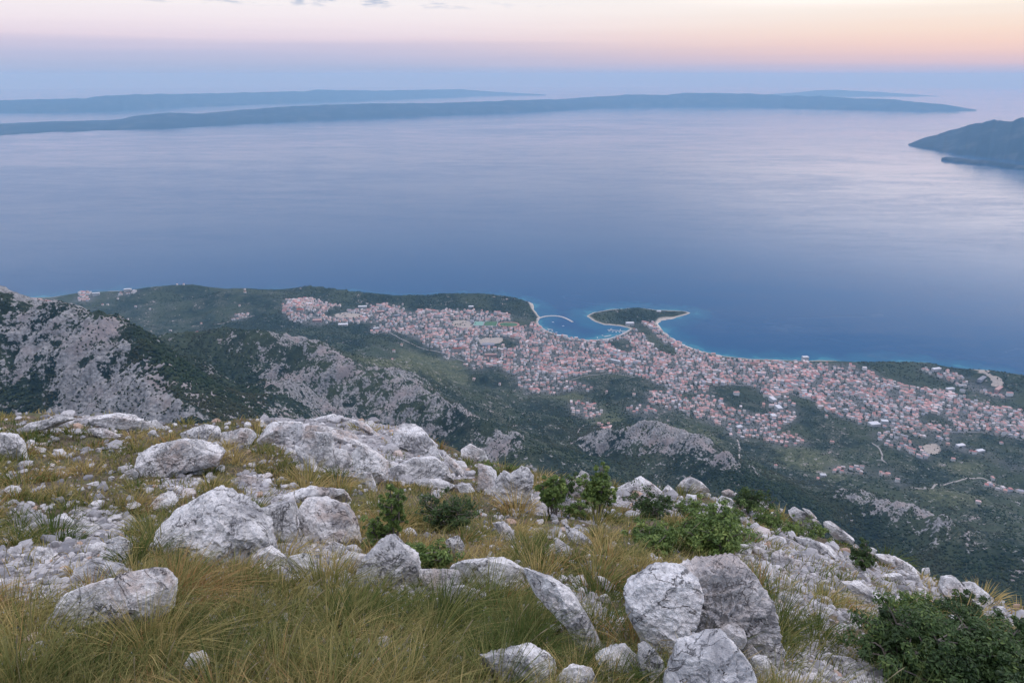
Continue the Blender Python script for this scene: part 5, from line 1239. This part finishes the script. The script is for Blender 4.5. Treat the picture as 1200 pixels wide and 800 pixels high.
def shrub(px, py, wpx, hpx, label, leaves=3000, mat=0, leaf=.017, stems=7, seed=1, aspect=1.0, rs=1.0, gap=.5, rng_over=None):
    lr = np.random.default_rng(seed); G = foot_on(px, py)*rs
    if rs != 1: G[2] = gz(G[0], G[1])
    if rng_over: G = ray(px, py)*rng_over; G[2] = min(G[2], gz(G[0], G[1]))
    dp = G@CAM_F; W = wpx/FPX*dp; Hh = hpx/FPX*dp/math.cos(PITCH)*1.08; root = bpy.data.objects.new('shrub', None); C.objects.link(root)
    G = G - np.array([0, 0, .03]); root.location = G; tag(root, label, 'shrub')
    SV, SF, tips = [], [], []
    for s_ in range(stems):
        a = lr.uniform(0, 6.28); rad = math.sqrt(lr.uniform(0, 1))*W*.42; end = np.array([math.cos(a)*rad, math.sin(a)*rad*.8, Hh*(lr.uniform(.55, .92)*(1-.45*(rad/(W*.5))**2))])
        st = np.array([end[0]*.25*aspect, end[1]*.25, 0]); pts = [st + (end-st)*t + np.array([lr.normal(0, .03)*W, lr.normal(0, .03)*W, 0])*(t > 0)*(t < 1) + np.array([0, 0, Hh*.08*math.sin(t*3.14)]) for t in np.linspace(0, 1, 6)]
        v, f = tube(pts, np.linspace(.012, .004, 6)*max(.5, Hh)); SF += [tuple(q+len(SV) for q in t) for t in f]; SV += v
        for t0 in (.45, .62, .78, .9, 1.0):
            p0 = pts[0] + 0; j = min(5, int(t0*5)); p0 = pts[j]
            for _ in range(3):
                d_ = lr.normal(size=3); d_[2] = abs(d_[2])*.7; d_ /= np.linalg.norm(d_); ln = lr.uniform(.08, .22)*min(W, Hh*1.4)*(1.9 if lr.random() < .12 else 1)
                e = p0 + d_*ln; tips.append(e); v, f = tube([p0, (p0+e)/2 + lr.normal(0, .01, 3), e], [.004, .003, .0015]); SF += [tuple(q+len(SV) for q in t) for t in f]; SV += v
    tips = np.array(tips); cl = lr.integers(0, len(tips), leaves); cs = lr.uniform(.03, .105, len(tips))*min(W, Hh*1.5)
    off = lr.normal(size=(leaves, 3)); off /= np.linalg.norm(off, axis=1)[:, None]; off *= (lr.random((leaves, 1))**.45)
    c = tips[cl] + off*cs[cl][:, None]*np.array([1.1, 1.1, .8]); c[:, 2] = np.maximum(c[:, 2], .01)
    nrm_ = off + np.array([0, 0, .7]) + lr.normal(0, .45, (leaves, 3)); nrm_ /= np.linalg.norm(nrm_, axis=1)[:, None]
    d1 = np.cross(nrm_, lr.normal(size=(leaves, 3))); d1 /= np.linalg.norm(d1, axis=1)[:, None]; d2 = np.cross(nrm_, d1)
    L = (leaf*lr.uniform(.6, 1.3, leaves))[:, None]
    V = np.stack([c-d1*L, c+d2*L*.42+nrm_*L*.12, c+d1*L, c-d2*L*.42+nrm_*L*.12], 1).reshape(-1, 3)
    q_ = np.arange(leaves*4).reshape(-1, 4)
    clump = lr.uniform(-.25, .25, len(tips))
    tone = np.clip(lr.random(leaves)*.7 + clump[cl] + .15, 0, 1)
    mesh_obj('stems', SV, quads=SF, mat=M_bark, parent=root)
    mesh_obj('foliage', V, quads=q_, mat=M_leaf[mat], smooth=False, parent=root, attrs=dict(tone=np.repeat(tone, 4)))
    return root
for a in [
 (464,640,36,92,'tall forked leafy shrub rising behind the pyramid boulder',2600,0,.014,5,11),
 (440,640,50,38,'low spreading shrub left of the forked one',1600,0,.013,6,12),
 (522,622,84,46,'round low shrub right of the tall forked shrub',3600,1,.012,9,13),
 (505,664,76,44,'low shrub hugging the flank of the pyramid boulder',2600,0,.012,8,14),
 (648,606,36,78,'tall upright shrub beside the jagged skyline block',5200,0,.018,7,15),
 (660,585,40,46,'dark shrub just behind the tall upright one',2400,1,.018,6,16),
 (700,604,44,66,'bushy upright shrub with dense foot on the skyline meadow',4200,0,.018,8,17),
 (672,608,40,24,'low growth between the two upright skyline shrubs',1400,0,.015,6,18),
 (764,606,62,34,'low dark shrub under the white skyline hump',3000,1,.017,8,19),
 (800,608,50,28,'low shrub below the domed skyline rock',2000,0,.016,7,20),
 (826,655,96,56,'largest shrub of the central thicket',9000,0,.015,13,21),
 (776,652,76,42,'low left arm of the central thicket',4500,0,.014,9,22),
 (852,632,60,40,'right arm of the central thicket facing the scree',3000,0,.015,8,23),
 (880,604,56,34,'dark crest bush behind the smooth dome',3000,1,.018,8,24),
 (905,624,60,28,'leafy patch draped over the stones of the upper crest',2400,0,.016,8,25),
 (940,630,56,24,'low green bush below the long skyline ledge',2000,0,.016,7,26),
 (1012,668,40,38,'small dark bush alone on the steep skyline',2600,1,.017,7,27),
 (1098,812,164,100,'biggest dense bush at the lower right',42000,1,.0105,26,28),
 (1060,732,78,40,'bush behind the biggest one, towards the crest',5000,0,.014,9,29),
 (1140,742,80,42,'bush sloping down behind the biggest one',5000,1,.015,9,30),
 (1196,800,70,100,'dark bush in the bottom right corner',9000,1,.014,14,31),
 (570,556,30,18,'little green plant in the skyline gap of the upright blocks',700,0,.016,5,32),
 (605,560,30,18,'little green plant behind the jagged upright block',700,0,.016,5,33),
 (735,575,32,12,'low green fringe on the skyline beyond the upright shrubs',700,1,.016,5,34),
 ]:
    shrub(a[0], a[1], a[2], a[3], a[4], leaves=int(a[5]*1.35), mat=a[6], leaf=a[7], stems=a[8], seed=a[9])
